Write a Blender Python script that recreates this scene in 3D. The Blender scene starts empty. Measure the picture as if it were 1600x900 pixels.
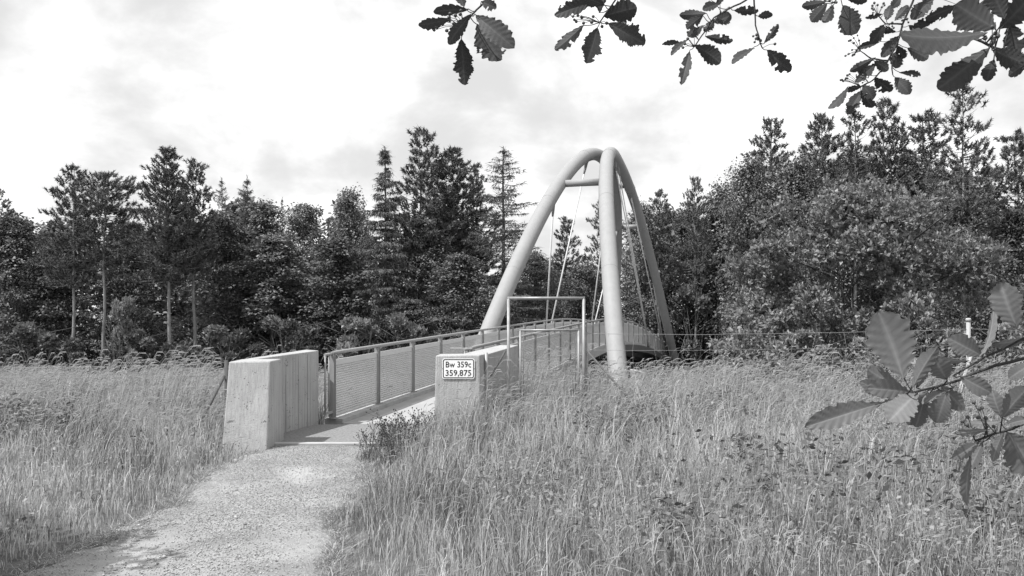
import bpy, math, random
import numpy as np
from mathutils import Vector, Matrix

# ------------------------------------------------------------------ camera, sky, sun, exposure
scene = bpy.context.scene
col = scene.collection
F, HZ, EYE = 1209.0, 507.0, 1.75          # focal length and horizon in photograph pixels, eye height in metres
cd = bpy.data.cameras.new('camera')
cd.sensor_width = 36.0
cd.lens = 36.0 * F / 1600.0
cd.shift_y = (HZ - 450.0) / 1600.0
cd.clip_start = 0.05
cd.clip_end = 3000.0
cam = bpy.data.objects.new('camera', cd)
cam.location = (0, 0, EYE)
cam.rotation_euler = (math.radians(90), 0, 0)
col.objects.link(cam)
scene.camera = cam

SUN_TO = Vector((-0.46, -0.27, 0.845)).normalized()      # direction towards the sun
sun_el = math.asin(SUN_TO.z)
sun_az = math.atan2(SUN_TO.x, SUN_TO.y)
sl = bpy.data.lights.new('sun', 'SUN')
sl.energy = 4.0
sl.angle = math.radians(0.55)
sl.color = (1.0, 1.0, 1.0)               # the photograph is black and white
sun = bpy.data.objects.new('sun', sl)
sun.rotation_euler = (-SUN_TO).to_track_quat('-Z', 'Y').to_euler()
sun.location = (-30, -12, 50)
col.objects.link(sun)

scene.view_settings.view_transform = 'Standard'
scene.view_settings.look = 'None'
scene.view_settings.gamma = 1.0
scene.view_settings.exposure = 0.62

W = bpy.data.worlds.new('World')
scene.world = W
W.use_nodes = True
wn, wl = W.node_tree.nodes, W.node_tree.links
wn.clear()


def wnode(t, **k):
    n = wn.new(t)
    for a, b in k.items():
        setattr(n, a, b)
    return n


def wmath(op, a, b=None, c=None, clamp=False):
    n = wnode('ShaderNodeMath', operation=op, use_clamp=clamp)
    for i, v in enumerate((a, b, c)):
        if v is None:
            continue
        if isinstance(v, (int, float)):
            n.inputs[i].default_value = v
        else:
            wl.new(v, n.inputs[i])
    return n.outputs[0]


sky = wnode('ShaderNodeTexSky')
sky.sky_type = 'NISHITA'
sky.sun_disc = False
sky.sun_elevation = sun_el
sky.sun_rotation = sun_az
bw = wnode('ShaderNodeRGBToBW')
wl.new(sky.outputs[0], bw.inputs[0])
tc = wnode('ShaderNodeTexCoord')
sp = wnode('ShaderNodeSeparateXYZ')
wl.new(tc.outputs['Generated'], sp.inputs[0])
zz = wmath('ADD', wmath('MAXIMUM', sp.outputs[2], 0.0), 0.5)
cx, cy = wmath('DIVIDE', sp.outputs[0], zz), wmath('DIVIDE', sp.outputs[1], zz)
cv = wnode('ShaderNodeCombineXYZ')
wl.new(cx, cv.inputs[0])
wl.new(cy, cv.inputs[1])
n1 = wnode('ShaderNodeTexNoise')
n1.inputs['Scale'].default_value = 3.6
n1.inputs['Detail'].default_value = 7.0
n1.inputs['Roughness'].default_value = 0.55
n1.inputs['Distortion'].default_value = 0.15
mp = wnode('ShaderNodeMapping')
mp.inputs['Location'].default_value = (1.9, 4.4, 0.4)
wl.new(cv.outputs[0], mp.inputs[0])
wl.new(mp.outputs[0], n1.inputs['Vector'])
r1 = wnode('ShaderNodeMapRange')
r1.interpolation_type = 'SMOOTHSTEP'
r1.inputs['From Min'].default_value = 0.34
r1.inputs['From Max'].default_value = 0.68
r1.inputs['To Min'].default_value = 0.0
r1.inputs['To Max'].default_value = 1.0
wl.new(n1.outputs[0], r1.inputs['Value'])
cloud = wmath('MULTIPLY_ADD', r1.outputs[0], -3.7, 8.5)     # sunlit white cloud, greyer bellies
tot = wmath('MULTIPLY_ADD', bw.outputs[0], 0.12, cloud)
bg = wnode('ShaderNodeBackground')
bg.inputs['Strength'].default_value = 0.1
wl.new(tot, bg.inputs['Color'])
wo = wnode('ShaderNodeOutputWorld')
wl.new(bg.outputs[0], wo.inputs['Surface'])


# ------------------------------------------------------------------ helpers
def at(px, py, Y):
    return Vector(((px - 800.0) / F * Y, Y, EYE - (py - HZ) / F * Y))


def tag(o, label=None, cat=None, group=None, kind=None):
    if label: o['label'] = label
    if cat: o['category'] = cat
    if group: o['group'] = group
    if kind: o['kind'] = kind
    return o


def empty(name, loc, label, cat, group=None, rz=0.0, s=1.0):
    o = bpy.data.objects.new(name, None)
    o.empty_display_size = 0.2
    o.location = loc
    o.rotation_euler = (0, 0, rz)
    o.scale = (s, s, s) if isinstance(s, (int, float)) else s
    col.objects.link(o)
    return tag(o, label, cat, group)


def link(name, me, parent=None, keep_world=True):
    o = bpy.data.objects.new(name, me)
    col.objects.link(o)
    if parent is not None:
        o.parent = parent
        if keep_world:
            o.matrix_parent_inverse = parent_world_inv(parent)
    return o


def parent_world_inv(p):
    m = p.matrix_basis.copy()
    q = p.parent
    inv = p.matrix_parent_inverse.copy()
    m = inv @ m
    while q is not None:
        m = q.matrix_parent_inverse @ q.matrix_basis @ m if False else (q.matrix_parent_inverse.copy() @ q.matrix_basis) @ m
        q = q.parent
    return m.inverted()


def mesh_np(name, V, faces, mat, tone=None, smooth=False):
    """faces: an (M,k) int array or a list of such arrays"""
    V = np.asarray(V, dtype=np.float32)
    if not isinstance(faces, (list, tuple)):
        faces = [faces]
    faces = [np.asarray(f, dtype=np.int32) for f in faces if len(f)]
    me = bpy.data.meshes.new(name)
    me.vertices.add(len(V))
    me.vertices.foreach_set('co', V.ravel())
    nl = sum(f.size for f in faces)
    npol = sum(len(f) for f in faces)
    me.loops.add(nl)
    me.loops.foreach_set('vertex_index', np.concatenate([f.ravel() for f in faces]))
    me.polygons.add(npol)
    st, base = [], 0
    for f in faces:
        st.append(base + np.arange(len(f), dtype=np.int32) * f.shape[1])
        base += f.size
    me.polygons.foreach_set('loop_start', np.concatenate(st).astype(np.int32))
    me.update(calc_edges=True)
    if tone is not None:
        a = me.attributes.new('tone', 'FLOAT', 'POINT')
        a.data.foreach_set('value', np.asarray(tone, dtype=np.float32))
    if smooth:
        me.polygons.foreach_set('use_smooth', np.ones(npol, dtype=bool))
    if mat: me.materials.append(mat)
    return me


class MB:
    def __init__(self):
        self.v, self.f, self.s = [], [], []

    def face(self, idx, sm=False):
        self.f.append(tuple(idx)); self.s.append(sm)

    def prism(self, ring0, ring1, cap=True, sm=False):
        n = len(ring0); b = len(self.v)
        self.v += [tuple(p) for p in ring0] + [tuple(p) for p in ring1]
        for i in range(n):
            j = (i + 1) % n
            self.face((b + i, b + j, b + n + j, b + n + i), sm)
        if cap:
            self.face(tuple(b + i for i in reversed(range(n))))
            self.face(tuple(b + n + i for i in range(n)))

    def box(self, c, sx, sy, sz, ax=None):
        """box centred at c; ax = (dir x, dir y, dir z)"""
        if ax is None: ax = (Vector((1, 0, 0)), Vector((0, 1, 0)), Vector((0, 0, 1)))
        c = Vector(c); a, b_, u = ax[0] * sx / 2, ax[1] * sy / 2, ax[2] * sz / 2
        self.prism([c - a - b_ - u, c + a - b_ - u, c + a + b_ - u, c - a + b_ - u],
                   [c - a - b_ + u, c + a - b_ + u, c + a + b_ + u, c - a + b_ + u])

    def hexa(self, bot, top):
        self.prism([Vector(p) for p in bot], [Vector(p) for p in top])

    def tube(self, pts, r, n=8, cap=True, sm=True):
        pts = [Vector(p) for p in pts]
        rs = r if isinstance(r, (list, tuple)) else [r] * len(pts)
        b = len(self.v)
        t0 = (pts[1] - pts[0]).normalized()
        up = Vector((0, 0, 1)) if abs(t0.z) < 0.9 else Vector((1, 0, 0))
        nrm = t0.cross(up).normalized()
        for i, p in enumerate(pts):
            if i == 0: t = t0
            elif i == len(pts) - 1: t = (pts[-1] - pts[-2]).normalized()
            else: t = ((pts[i + 1] - p).normalized() + (p - pts[i - 1]).normalized()).normalized()
            nrm = (nrm - t * nrm.dot(t)).normalized()
            bi = t.cross(nrm)
            for k in range(n):
                a = 2 * math.pi * k / n
                self.v.append(tuple(p + (nrm * math.cos(a) + bi * math.sin(a)) * rs[i]))
        for i in range(len(pts) - 1):
            for k in range(n):
                j = (k + 1) % n
                self.face((b + i * n + k, b + i * n + j, b + (i + 1) * n + j, b + (i + 1) * n + k), sm)
        if cap:
            self.face(tuple(b + k for k in reversed(range(n))))
            e = b + (len(pts) - 1) * n
            self.face(tuple(e + k for k in range(n)))

    def mesh(self, name, mat):
        me = bpy.data.meshes.new(name)
        me.from_pydata(self.v, [], self.f)
        me.update()
        me.polygons.foreach_set('use_smooth', self.s)
        if mat: me.materials.append(mat)
        return me

    def build(self, name, mat, parent=None):
        return link(name, self.mesh(name, mat), parent)


def bevel(o, w, seg=2):
    m = o.modifiers.new('edge', 'BEVEL')
    m.width = w; m.segments = seg; m.limit_method = 'ANGLE'
    return o


# ------------------------------------------------------------------ materials (all neutral: a black and white place)
def mat_new(name):
    m = bpy.data.materials.new(name)
    m.use_nodes = True
    m.node_tree.nodes.clear()
    return m, m.node_tree.nodes, m.node_tree.links


def surface(name, lo, hi, scale=8.0, rough=0.8, bump=0.0, bump_scale=None, detail=6.0, stretch=None, metallic=0.0,
            spots=None, contrast=(0.3, 0.7), streak=None, spec=0.3):
    m, n, l = mat_new(name)
    out = n.new('ShaderNodeOutputMaterial')
    b = n.new('ShaderNodeBsdfPrincipled')
    l.new(b.outputs[0], out.inputs[0])
    b.inputs['Roughness'].default_value = rough
    b.inputs['Metallic'].default_value = metallic
    b.inputs['Specular IOR Level'].default_value = spec
    t = n.new('ShaderNodeTexCoord')
    src = t.outputs['Object']
    if stretch:
        mp = n.new('ShaderNodeMapping')
        mp.inputs['Scale'].default_value = stretch
        l.new(src, mp.inputs[0]); src = mp.outputs[0]
    nz = n.new('ShaderNodeTexNoise')
    nz.inputs['Scale'].default_value = scale
    nz.inputs['Detail'].default_value = detail
    nz.inputs['Roughness'].default_value = 0.62
    l.new(src, nz.inputs['Vector'])
    mr = n.new('ShaderNodeMapRange')
    mr.inputs['From Min'].default_value = contrast[0]
    mr.inputs['From Max'].default_value = contrast[1]
    mr.inputs['To Min'].default_value = lo
    mr.inputs['To Max'].default_value = hi
    l.new(nz.outputs[0], mr.inputs['Value'])
    v = mr.outputs[0]

    def mul(a, bsock):
        q = n.new('ShaderNodeMath'); q.operation = 'MULTIPLY'
        l.new(a, q.inputs[0]); l.new(bsock, q.inputs[1]); return q.outputs[0]
    if streak:                        # (scale vector, strength): board marks / rain streaks
        mp2 = n.new('ShaderNodeMapping')
        mp2.inputs['Scale'].default_value = streak[0]
        l.new(t.outputs['Object'], mp2.inputs[0])
        n2 = n.new('ShaderNodeTexNoise')
        n2.inputs['Scale'].default_value = 1.0
        n2.inputs['Detail'].default_value = 5.0
        n2.inputs['Roughness'].default_value = 0.7
        l.new(mp2.outputs[0], n2.inputs['Vector'])
        m2 = n.new('ShaderNodeMapRange')
        m2.inputs['From Min'].default_value = 0.32
        m2.inputs['From Max'].default_value = 0.6
        m2.inputs['To Min'].default_value = 1.0 - streak[1]
        m2.inputs['To Max'].default_value = 1.0
        l.new(n2.outputs[0], m2.inputs['Value'])
        v = mul(v, m2.outputs[0])
    if spots:                         # (scale, radius, darkness): air holes
        vo = n.new('ShaderNodeTexVoronoi')
        vo.inputs['Scale'].default_value = spots[0]
        l.new(t.outputs['Object'], vo.inputs['Vector'])
        n3 = n.new('ShaderNodeTexNoise')
        n3.inputs['Scale'].default_value = spots[0] * 0.22
        l.new(t.outputs['Object'], n3.inputs['Vector'])
        th = n.new('ShaderNodeMapRange')
        th.inputs['From Min'].default_value = 0.45
        th.inputs['From Max'].default_value = 0.75
        th.inputs['To Min'].default_value = 0.0
        th.inputs['To Max'].default_value = spots[1]
        l.new(n3.outputs[0], th.inputs['Value'])
        lt = n.new('ShaderNodeMath'); lt.operation = 'LESS_THAN'
        l.new(vo.outputs['Distance'], lt.inputs[0]); l.new(th.outputs[0], lt.inputs[1])
        m3 = n.new('ShaderNodeMapRange')
        m3.inputs['To Min'].default_value = 1.0
        m3.inputs['To Max'].default_value = spots[2]
        l.new(lt.outputs[0], m3.inputs['Value'])
        v = mul(v, m3.outputs[0])
    l.new(v, b.inputs['Base Color'])
    if bump:
        nb = n.new('ShaderNodeTexNoise')
        nb.inputs['Scale'].default_value = bump_scale or scale * 4
        nb.inputs['Detail'].default_value = 5.0
        l.new(src, nb.inputs['Vector'])
        bp = n.new('ShaderNodeBump')
        bp.inputs['Strength'].default_value = bump
        bp.inputs['Distance'].default_value = 0.02
        l.new(nb.outputs[0], bp.inputs['Height'])
        l.new(bp.outputs[0], b.inputs['Normal'])
    return m


def foliage(name, lo, hi, trans=0.3, rough=0.6, attr=True, noise=3.0, spec=0.25, trans_gain=1.0, veins=False):
    m, n, l = mat_new(name)
    out = n.new('ShaderNodeOutputMaterial')
    b = n.new('ShaderNodeBsdfPrincipled')
    b.inputs['Roughness'].default_value = rough
    b.inputs['Specular IOR Level'].default_value = spec
    tr = n.new('ShaderNodeBsdfTranslucent')
    mx = n.new('ShaderNodeMixShader')
    mx.inputs[0].default_value = trans
    l.new(b.outputs[0], mx.inputs[1]); l.new(tr.outputs[0], mx.inputs[2]); l.new(mx.outputs[0], out.inputs[0])
    mr = n.new('ShaderNodeMapRange')
    mr.inputs['To Min'].default_value = lo
    mr.inputs['To Max'].default_value = hi
    if attr:
        a = n.new('ShaderNodeAttribute'); a.attribute_name = 'tone'
        oi = n.new('ShaderNodeObjectInfo')
        ad = n.new('ShaderNodeMath'); ad.operation = 'MULTIPLY_ADD'
        ad.inputs[1].default_value = 0.25; 
        l.new(oi.outputs['Random'], ad.inputs[0]); l.new(a.outputs['Fac'], ad.inputs[2])
        l.new(ad.outputs[0], mr.inputs['Value'])
    else:
        t = n.new('ShaderNodeTexCoord')
        nz = n.new('ShaderNodeTexNoise')
        nz.inputs['Scale'].default_value = noise
        l.new(t.outputs['Object'], nz.inputs['Vector'])
        l.new(nz.outputs[0], mr.inputs['Value'])
    v = mr.outputs[0]
    if veins:
        uvn = n.new('ShaderNodeAttribute'); uvn.attribute_name = 'vein'
        m2 = n.new('ShaderNodeMapRange')
        m2.inputs['To Min'].default_value = 1.0; m2.inputs['To Max'].default_value = 1.55
        l.new(uvn.outputs['Fac'], m2.inputs['Value'])
        q = n.new('ShaderNodeMath'); q.operation = 'MULTIPLY'
        l.new(v, q.inputs[0]); l.new(m2.outputs[0], q.inputs[1]); v = q.outputs[0]
    l.new(v, b.inputs['Base Color'])
    g = n.new('ShaderNodeMath'); g.operation = 'MULTIPLY'; g.inputs[1].default_value = trans_gain
    l.new(v, g.inputs[0]); l.new(g.outputs[0], tr.inputs['Color'])
    return m


M = {}
M['concrete'] = surface('concrete', 0.34, 0.42, 2.2, 0.9, 0.4, 70, spots=(30.0, 0.42, 0.4), streak=((42, 42, 0.7), 0.30))
M['concrete_deck'] = surface('concrete_deck', 0.29, 0.36, 2.0, 0.9, 0.15, 80)
M['concrete_edge'] = surface('concrete_edge', 0.30, 0.42, 4.0, 0.9, 0.2, 60)
M['asphalt'] = surface('asphalt', 0.12, 0.28, 26.0, 0.95, 0.6, 90)
M['paint'] = surface('grey_paint', 0.275, 0.295, 2.2, 0.6, 0.05, 30, spec=0.2, streak=((7, 7, 0.3), 0.08))
M['girder'] = surface('shade_toned_girder', 0.07, 0.11, 3.0, 0.6, 0.0)  # darker than the other steel: shade below the deck put into its colour
M['rail'] = surface('rail_paint', 0.24, 0.28, 3.0, 0.5, 0.0, spec=0.35)
M['panel'] = surface('panel_paint', 0.46, 0.50, 3.0, 0.55, 0.0)
def perforate(m, f):
    """a perforated sheet: the share f of its area is holes"""
    n, l = m.node_tree.nodes, m.node_tree.links
    out = next(x for x in n if x.type == 'OUTPUT_MATERIAL'); b = next(x for x in n if x.type == 'BSDF_PRINCIPLED')
    t = n.new('ShaderNodeBsdfTransparent'); mx = n.new('ShaderNodeMixShader'); mx.inputs[0].default_value = f
    l.new(b.outputs[0], mx.inputs[1]); l.new(t.outputs[0], mx.inputs[2]); l.new(mx.outputs[0], out.inputs[0])


M['sheet'] = surface('perforated_sheet', 0.54, 0.60, 3.0, 0.55, 0.0)
perforate(M['sheet'], 0.14)
M['galv'] = surface('galvanised_steel', 0.22, 0.32, 9.0, 0.5, 0.0, metallic=0.35)
M['wire'] = surface('wire_steel', 0.25, 0.36, 9.0, 0.5, 0.0, metallic=0.2)
M['rod'] = surface('rod_paint', 0.5, 0.6, 3.0, 0.4, 0.0)
M['wood'] = surface('old_wood', 0.06, 0.13, 6.0, 0.9, 0.4, 40, stretch=(6, 6, 0.8))
M['bark'] = surface('bark', 0.05, 0.13, 3.0, 0.95, 0.8, 14, stretch=(3, 3, 0.7))
M['pinebark'] = surface('pine_bark', 0.16, 0.30, 2.5, 0.95, 0.8, 12, stretch=(3, 3, 0.7))
M['twig'] = surface('twig_bark', 0.02, 0.05, 60.0, 0.8, 0.3, 200)
M['berry'] = surface('berry_skin', 0.05, 0.10, 50.0, 0.5, 0.0)
M['white'] = surface('sign_white', 0.74, 0.8, 2.0, 0.4, 0.0)
M['black'] = surface('sign_black', 0.015, 0.02, 2.0, 0.5, 0.0)
M['soil'] = surface('meadow_soil', 0.05, 0.12, 5.0, 1.0, 0.6, 30)
M['gravel_base'] = surface('gravel_base', 0.19, 0.36, 1.5, 1.0, 0.9, 70, contrast=(0.3, 0.68))
M['grass'] = foliage('grass_blade', 0.02, 0.54, 0.25, 0.55, trans_gain=1.2)
M['seedgrass'] = foliage('seed_head', 0.2, 0.48, 0.3, 0.7)
M['herb'] = foliage('herb_leaf', 0.06, 0.30, 0.25, 0.5)
M['darkherb'] = foliage('dark_herb', 0.05, 0.17, 0.2, 0.7)
M['broad'] = foliage('broad_leaf', 0.04, 0.245, 0.22, 0.5)
M['pineneedle'] = foliage('pine_needle', 0.05, 0.19, 0.1, 0.6)
M['larchneedle'] = foliage('larch_needle', 0.06, 0.17, 0.25, 0.6)
M['shrubleaf'] = foliage('shrub_leaf', 0.08, 0.30, 0.22, 0.45)
M['lightshrub'] = foliage('pale_shrub_leaf', 0.10, 0.38, 0.25, 0.5)
M['leaf'] = foliage('whitebeam_leaf', 0.035, 0.075, 0.25, 0.6, attr=True, trans_gain=0.4, veins=True)
M['sunlitleaf'] = foliage('whitebeam_sunlit_leaf', 0.09, 0.19, 0.3, 0.5, attr=True, trans_gain=0.7, veins=True)  # lighter copy of the leaf material, sunlight worked into the colour

# ------------------------------------------------------------------ ground
_rng = np.random.default_rng(11)


def smooth(a, b, x):
    t = np.clip((x - a) / (b - a), 0, 1)
    return t * t * (3 - 2 * t)


def ground_h(X, Y):
    X = np.asarray(X, dtype=float); Y = np.asarray(Y, dtype=float)
    z = -0.42 * smooth(14.5, 19, Y) - 0.7 * smooth(19, 27, Y)
    z = z - 4.0 * smooth(27.5, 34, Y) + 3.7 * smooth(45, 52, Y)         # cutting with the road the bridge crosses
    z = z - 0.5 * smooth(52, 60, Y)
    b = 0.03 * np.sin(X * 1.7 + 0.4) * np.cos(Y * 1.3) + 0.02 * np.sin(X * 3.9 + Y * 2.7)
    onpath = 1 - smooth(0.9, 1.8, np.abs(X + 2.55)) * 1.0
    inpath = smooth(1.5, 1.9, np.abs(X + 2.6)) * (Y < 11) + (Y >= 11) * smooth(1.5, 1.9, np.abs(X + 2.6))
    under = (1 - smooth(1.15, 1.5, np.abs(X - (-2.15 + 0.236 * (Y - 13.8))))) * (Y > 13.0) * (Y < 26)
    return z + b * inpath - 0.04 * (1 - inpath) * (Y < 14) - 0.4 * under


gx = np.concatenate([[-900, -400, -200, -120], np.arange(-80, -16, 3.0), np.arange(-16, 16.01, 0.4), np.arange(19, 80, 3.0), [120, 200, 400, 900]])
gy = np.concatenate([[-200, -60, -20, -8], np.arange(-3, 24, 0.4), np.arange(24, 62, 1.0), [66, 75, 90, 120, 200, 400, 1200]])
GX, GY = np.meshgrid(gx, gy)
GZ = ground_h(GX, GY)
V = np.stack([GX.ravel(), GY.ravel(), GZ.ravel()], 1)
nx = len(gx)
ii, jj = np.meshgrid(np.arange(len(gy) - 1), np.arange(nx - 1), indexing='ij')
q = np.stack([ii * nx + jj, ii * nx + jj + 1, (ii + 1) * nx + jj + 1, (ii + 1) * nx + jj], -1).reshape(-1, 4)
o = link('ground', mesh_np('ground', V, q, M['soil'], smooth=True)); tag(o, kind='structure')

# motorway in the cutting under the bridge
mb = MB()
for (y0, y1) in ((35.0, 39.3), (40.3, 44.6)):
    mb.face(range(len(mb.v), len(mb.v) + 4)); mb.v += [(-300, y0, -5.05), (300, y0, -5.05), (300, y1, -5.05), (-300, y1, -5.05)]
o = mb.build('road', M['asphalt']); tag(o, kind='structure')


def path_l(Y): return -3.22 - 0.055 * (np.asarray(Y) - 5.5) * (np.asarray(Y) > 5.5) + 0.10 * np.sin(np.asarray(Y) * 1.9) + 0.05 * np.sin(np.asarray(Y) * 5.3)
def path_r(Y): return -1.42 - 0.10 * np.clip(np.asarray(Y) - 5.4, 0, 4.5) + 0.09 * np.sin(np.asarray(Y) * 2.3 + 1) + 0.04 * np.sin(np.asarray(Y) * 6.1)


ys = np.arange(-2.0, 11.05, 0.12)
NV = 10
V = []
for y in ys:
    rag = 0.10 * math.sin(y * 7.3) * math.sin(y * 3.1 + 1) + 0.06 * math.sin(y * 17)
    a, b_ = path_l(y) - 0.16 + rag, path_r(y) + 0.16 + 0.10 * math.sin(y * 6.1 + 2) * math.sin(y * 2.3)
    for k in range(NV + 1):
        u = k / NV
        crown = 0.02 * math.sin(math.pi * u) + 0.012 - 0.07 * (k in (0, NV))
        V.append((a + (b_ - a) * u, y, crown + 0.008 * math.sin(1.3 * y + 4 * u) * math.sin(math.pi * u)))
V = np.array(V)
ii, jj = np.meshgrid(np.arange(len(ys) - 1), np.arange(NV), indexing='ij')
q = np.stack([ii * (NV + 1) + jj, ii * (NV + 1) + jj + 1, (ii + 1) * (NV + 1) + jj + 1, (ii + 1) * (NV + 1) + jj], -1).reshape(-1, 4)
o = link('path', mesh_np('path', V, q, M['gravel_base'], smooth=True)); tag(o, kind='structure')

# loose gravel lying on the path
N = 50000
yy = 3.6 + (11.0 - 3.6) * _rng.random(N) ** 0.85
uu = _rng.random(N) * 1.12 - 0.06
keepg = (_rng.random(N) < 0.35 + 0.65 * np.clip(np.minimum(uu + 0.1, 1.1 - uu) * 5, 0, 1)) & (np.sin(yy * 1.7 + uu * 4) + np.sin(yy * 0.9 - uu * 7 + 1) + 2.2 * _rng.random(N) > -0.2)
yy, uu = yy[keepg], uu[keepg]; N = len(yy)
xx = path_l(yy) + (path_r(yy) - path_l(yy)) * uu
r = 0.0035 + 0.0065 * _rng.random(N) ** 2.2
big = _rng.random(N) < 0.004
r[big] *= 2.2
zc = 0.014 + 0.02 * np.sin(math.pi * np.clip(uu * .84 + .08, 0, 1)) + 0.008 * np.sin(1.3 * yy + 4 * (uu * .84 + .08)) + r * 0.3
octa = np.array([(1, 0, 0), (0, 1, 0), (-1, 0, 0), (0, -1, 0), (0, 0, .7), (0, 0, -.7)], float)
of = np.array([(0, 1, 4), (1, 2, 4), (2, 3, 4), (3, 0, 4), (1, 0, 5), (2, 1, 5), (3, 2, 5), (0, 3, 5)])
ang = _rng.random(N) * 6.28
jit = 1 + 0.5 * (_rng.random((N, 6, 3)) - 0.5)
P = octa[None] * jit * r[:, None, None] * (1 + 0.0 * jit)
c_, s_ = np.cos(ang)[:, None], np.sin(ang)[:, None]
PX = P[:, :, 0] * c_ - P[:, :, 1] * s_ * 0.8 + xx[:, None]
PY = P[:, :, 0] * s_ + P[:, :, 1] * c_ * 0.8 + yy[:, None]
PZ = P[:, :, 2] * 0.8 + zc[:, None]
M['stone'] = foliage('stone', 0.13, 0.48, 0.0, 0.95)
tone = np.repeat(_rng.random(N), 6)
o = link('gravel', mesh_np('gravel', np.stack([PX, PY, PZ], -1).reshape(-1, 3), (of[None] + 6 * np.arange(N)[:, None, None]).reshape(-1, 3), M['stone'], tone))
tag(o, 'loose pale gravel strewn over the path', 'gravel', kind='stuff')

# pale strip of track behind the left meadow
mb = MB()
mb.face(range(4)); mb.v += [(-30, 16.1, 0), (-4.2, 16.1, 0), (-4.2, 16.8, 0), (-30, 16.8, 0)]
mb.v = [(x, y, -0.05 - 0.12 * (y > 16.5)) for x, y, z in mb.v]
o = mb.build('track', M['concrete_edge']); tag(o, kind='structure')

# approach slab: asphalt strip between the wing walls, with a concrete edging in front
mb = MB()
mb.hexa([(-3.75, 11.14, -0.1), (-1.1, 11.14, -0.1), (-0.75, 13.55, -0.1), (-3.45, 13.25, -0.1)],
        [(-3.75, 11.14, 0.035), (-1.1, 11.14, 0.035), (-0.75, 13.55, 0.035), (-3.45, 13.25, 0.035)])
o = mb.build('pavement', M['asphalt']); tag(o, kind='structure')
mb = MB()
mb.box((-2.35, 11.08, 0.0), 2.9, 0.11, 0.12)
o = mb.build('kerb', M['concrete_edge']); bevel(o, 0.012); tag(o, kind='structure')

# ------------------------------------------------------------------ bridge
bridge = empty('footbridge', (-2.3, 13.8, 0), 'steel footbridge with two leaning tubular arches and grey panelled railings', 'bridge')
BP = dict(x0=-3.2005, y0=13.8016, hd=.2306, s0=16.9359, k1=.0065, k2=-.0003, L=2.0076, w=2.1127, z0=1.2735, g=.0348, c1=.0002, s1=21.2629, c2=.0057)
RH = 1.28                                   # railing height above the deck
ds = 0.25
NS = 232
S = np.arange(NS) * ds
kap = np.where(S < BP['s0'], 0, BP['k1'] + BP['k2'] * (S - BP['s0']))
PH = BP['hd'] + np.concatenate([[0], np.cumsum(kap[:-1] * ds)])
LX = BP['x0'] + np.concatenate([[0], np.cumsum(np.sin(PH[:-1]) * ds)])
LY = BP['y0'] + np.concatenate([[0], np.cumsum(np.cos(PH[:-1]) * ds)])
slp = BP['g'] - BP['c1'] * S - np.where(S > BP['s1'], BP['c2'] * (S - BP['s1']), 0)
LZ = BP['z0'] + np.concatenate([[0], np.cumsum(slp[:-1] * ds)]) - RH


def bp(s, off=0.0, h=0.0):
    """point at distance s along the left railing, off metres to the right of it, h above the deck"""
    x, y, z, p = (np.interp(s, S, a) for a in (LX, LY, LZ, PH))
    return Vector((x + off * math.cos(p), y - off * math.sin(p), z + h))


def bdir(s):
    p = np.interp(s, S, PH)
    k = np.interp(s, S, slp)
    return Vector((math.sin(p), math.cos(p), k)).normalized(), Vector((math.cos(p), -math.sin(p), 0))


WD = BP['w']
SEND = 56.0


def sweep(s0, s1, step, prof):
    """prof: list of (off, h) corners of the section, swept along the deck"""
    mb_ = MB(); ss = np.linspace(s0, s1, max(2, int(round((s1 - s0) / step)) + 1)); n = len(prof)
    for s in ss:
        for (o_, h_) in prof: mb_.v.append(tuple(bp(s, o_, h_)))
    for i in range(len(ss) - 1):
        for k in range(n):
            j = (k + 1) % n
            mb_.face((i * n + k, (i + 1) * n + k, (i + 1) * n + j, i * n + j))
    mb_.face(tuple(range(n))); mb_.face(tuple((len(ss) - 1) * n + k for k in reversed(range(n))))
    return mb_


sweep(-0.0, SEND, 1.0, [(0.193, 0.0), (WD - 0.193, 0.0), (WD - 0.193, -0.16), (0.193, -0.16)]).build('deck', M['concrete_deck'], bridge)
for a, b_ in ((-0.16, 0.19), (WD - 0.19, WD + 0.16)):
    sweep(0.0, SEND, 1.0, [(a, 0.075), (b_, 0.075), (b_, -0.26), (a, -0.26)]).build('kerb_beam', M['concrete_edge'], bridge)
sweep(1.2, SEND, 1.0, [(WD / 2 - 0.45, -0.163), (WD / 2 + 0.45, -0.163), (WD / 2 + 0.3, -0.62), (WD / 2 - 0.3, -0.62)]).build('girder', M['girder'], bridge)
for a in (-0.30, WD + 0.16):
    sweep(25.0, SEND, 1.0, [(a, -0.08), (a + 0.14, -0.08), (a + 0.14, -0.46), (a, -0.46)]).build('edge_girder', M['girder'], bridge)

# railings
rr = random.Random(5)


def panel_mesh(side, s0, s1, fine):
    """sheet with ribs; a flat band along the top"""
    out = 1 if side > 0 else -1
    rows = 21
    h0, h1 = 0.13, 1.02
    nc = 56 if fine else 3
    nr = rows * 4
    V, Fq = [], []
    for k in range(nr + 1):
        h = h0 + (h1 - h0) * k / nr
        for c in range(nc + 1):
            s = s0 + (s1 - s0) * c / nc
            ph = 2 * math.pi * k / 4
            a = 0.017 * math.sin(ph)
            if fine: a += 0.009 * math.sin(2 * math.pi * c / 3.5 + math.pi * (k // 4)) * max(0, math.sin(ph))
            base = (0.0 if side < 0 else WD)
            V.append(tuple(bp(s, base + a, h)))
    w = nc + 1
    for k in range(nr):
        for c in range(nc):
            Fq.append((k * w + c, k * w + c + 1, (k + 1) * w + c + 1, (k + 1) * w + c))
    m = mesh_np('infill_sheet', np.array(V), np.array(Fq), M['sheet'], smooth=True)
    return m


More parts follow.
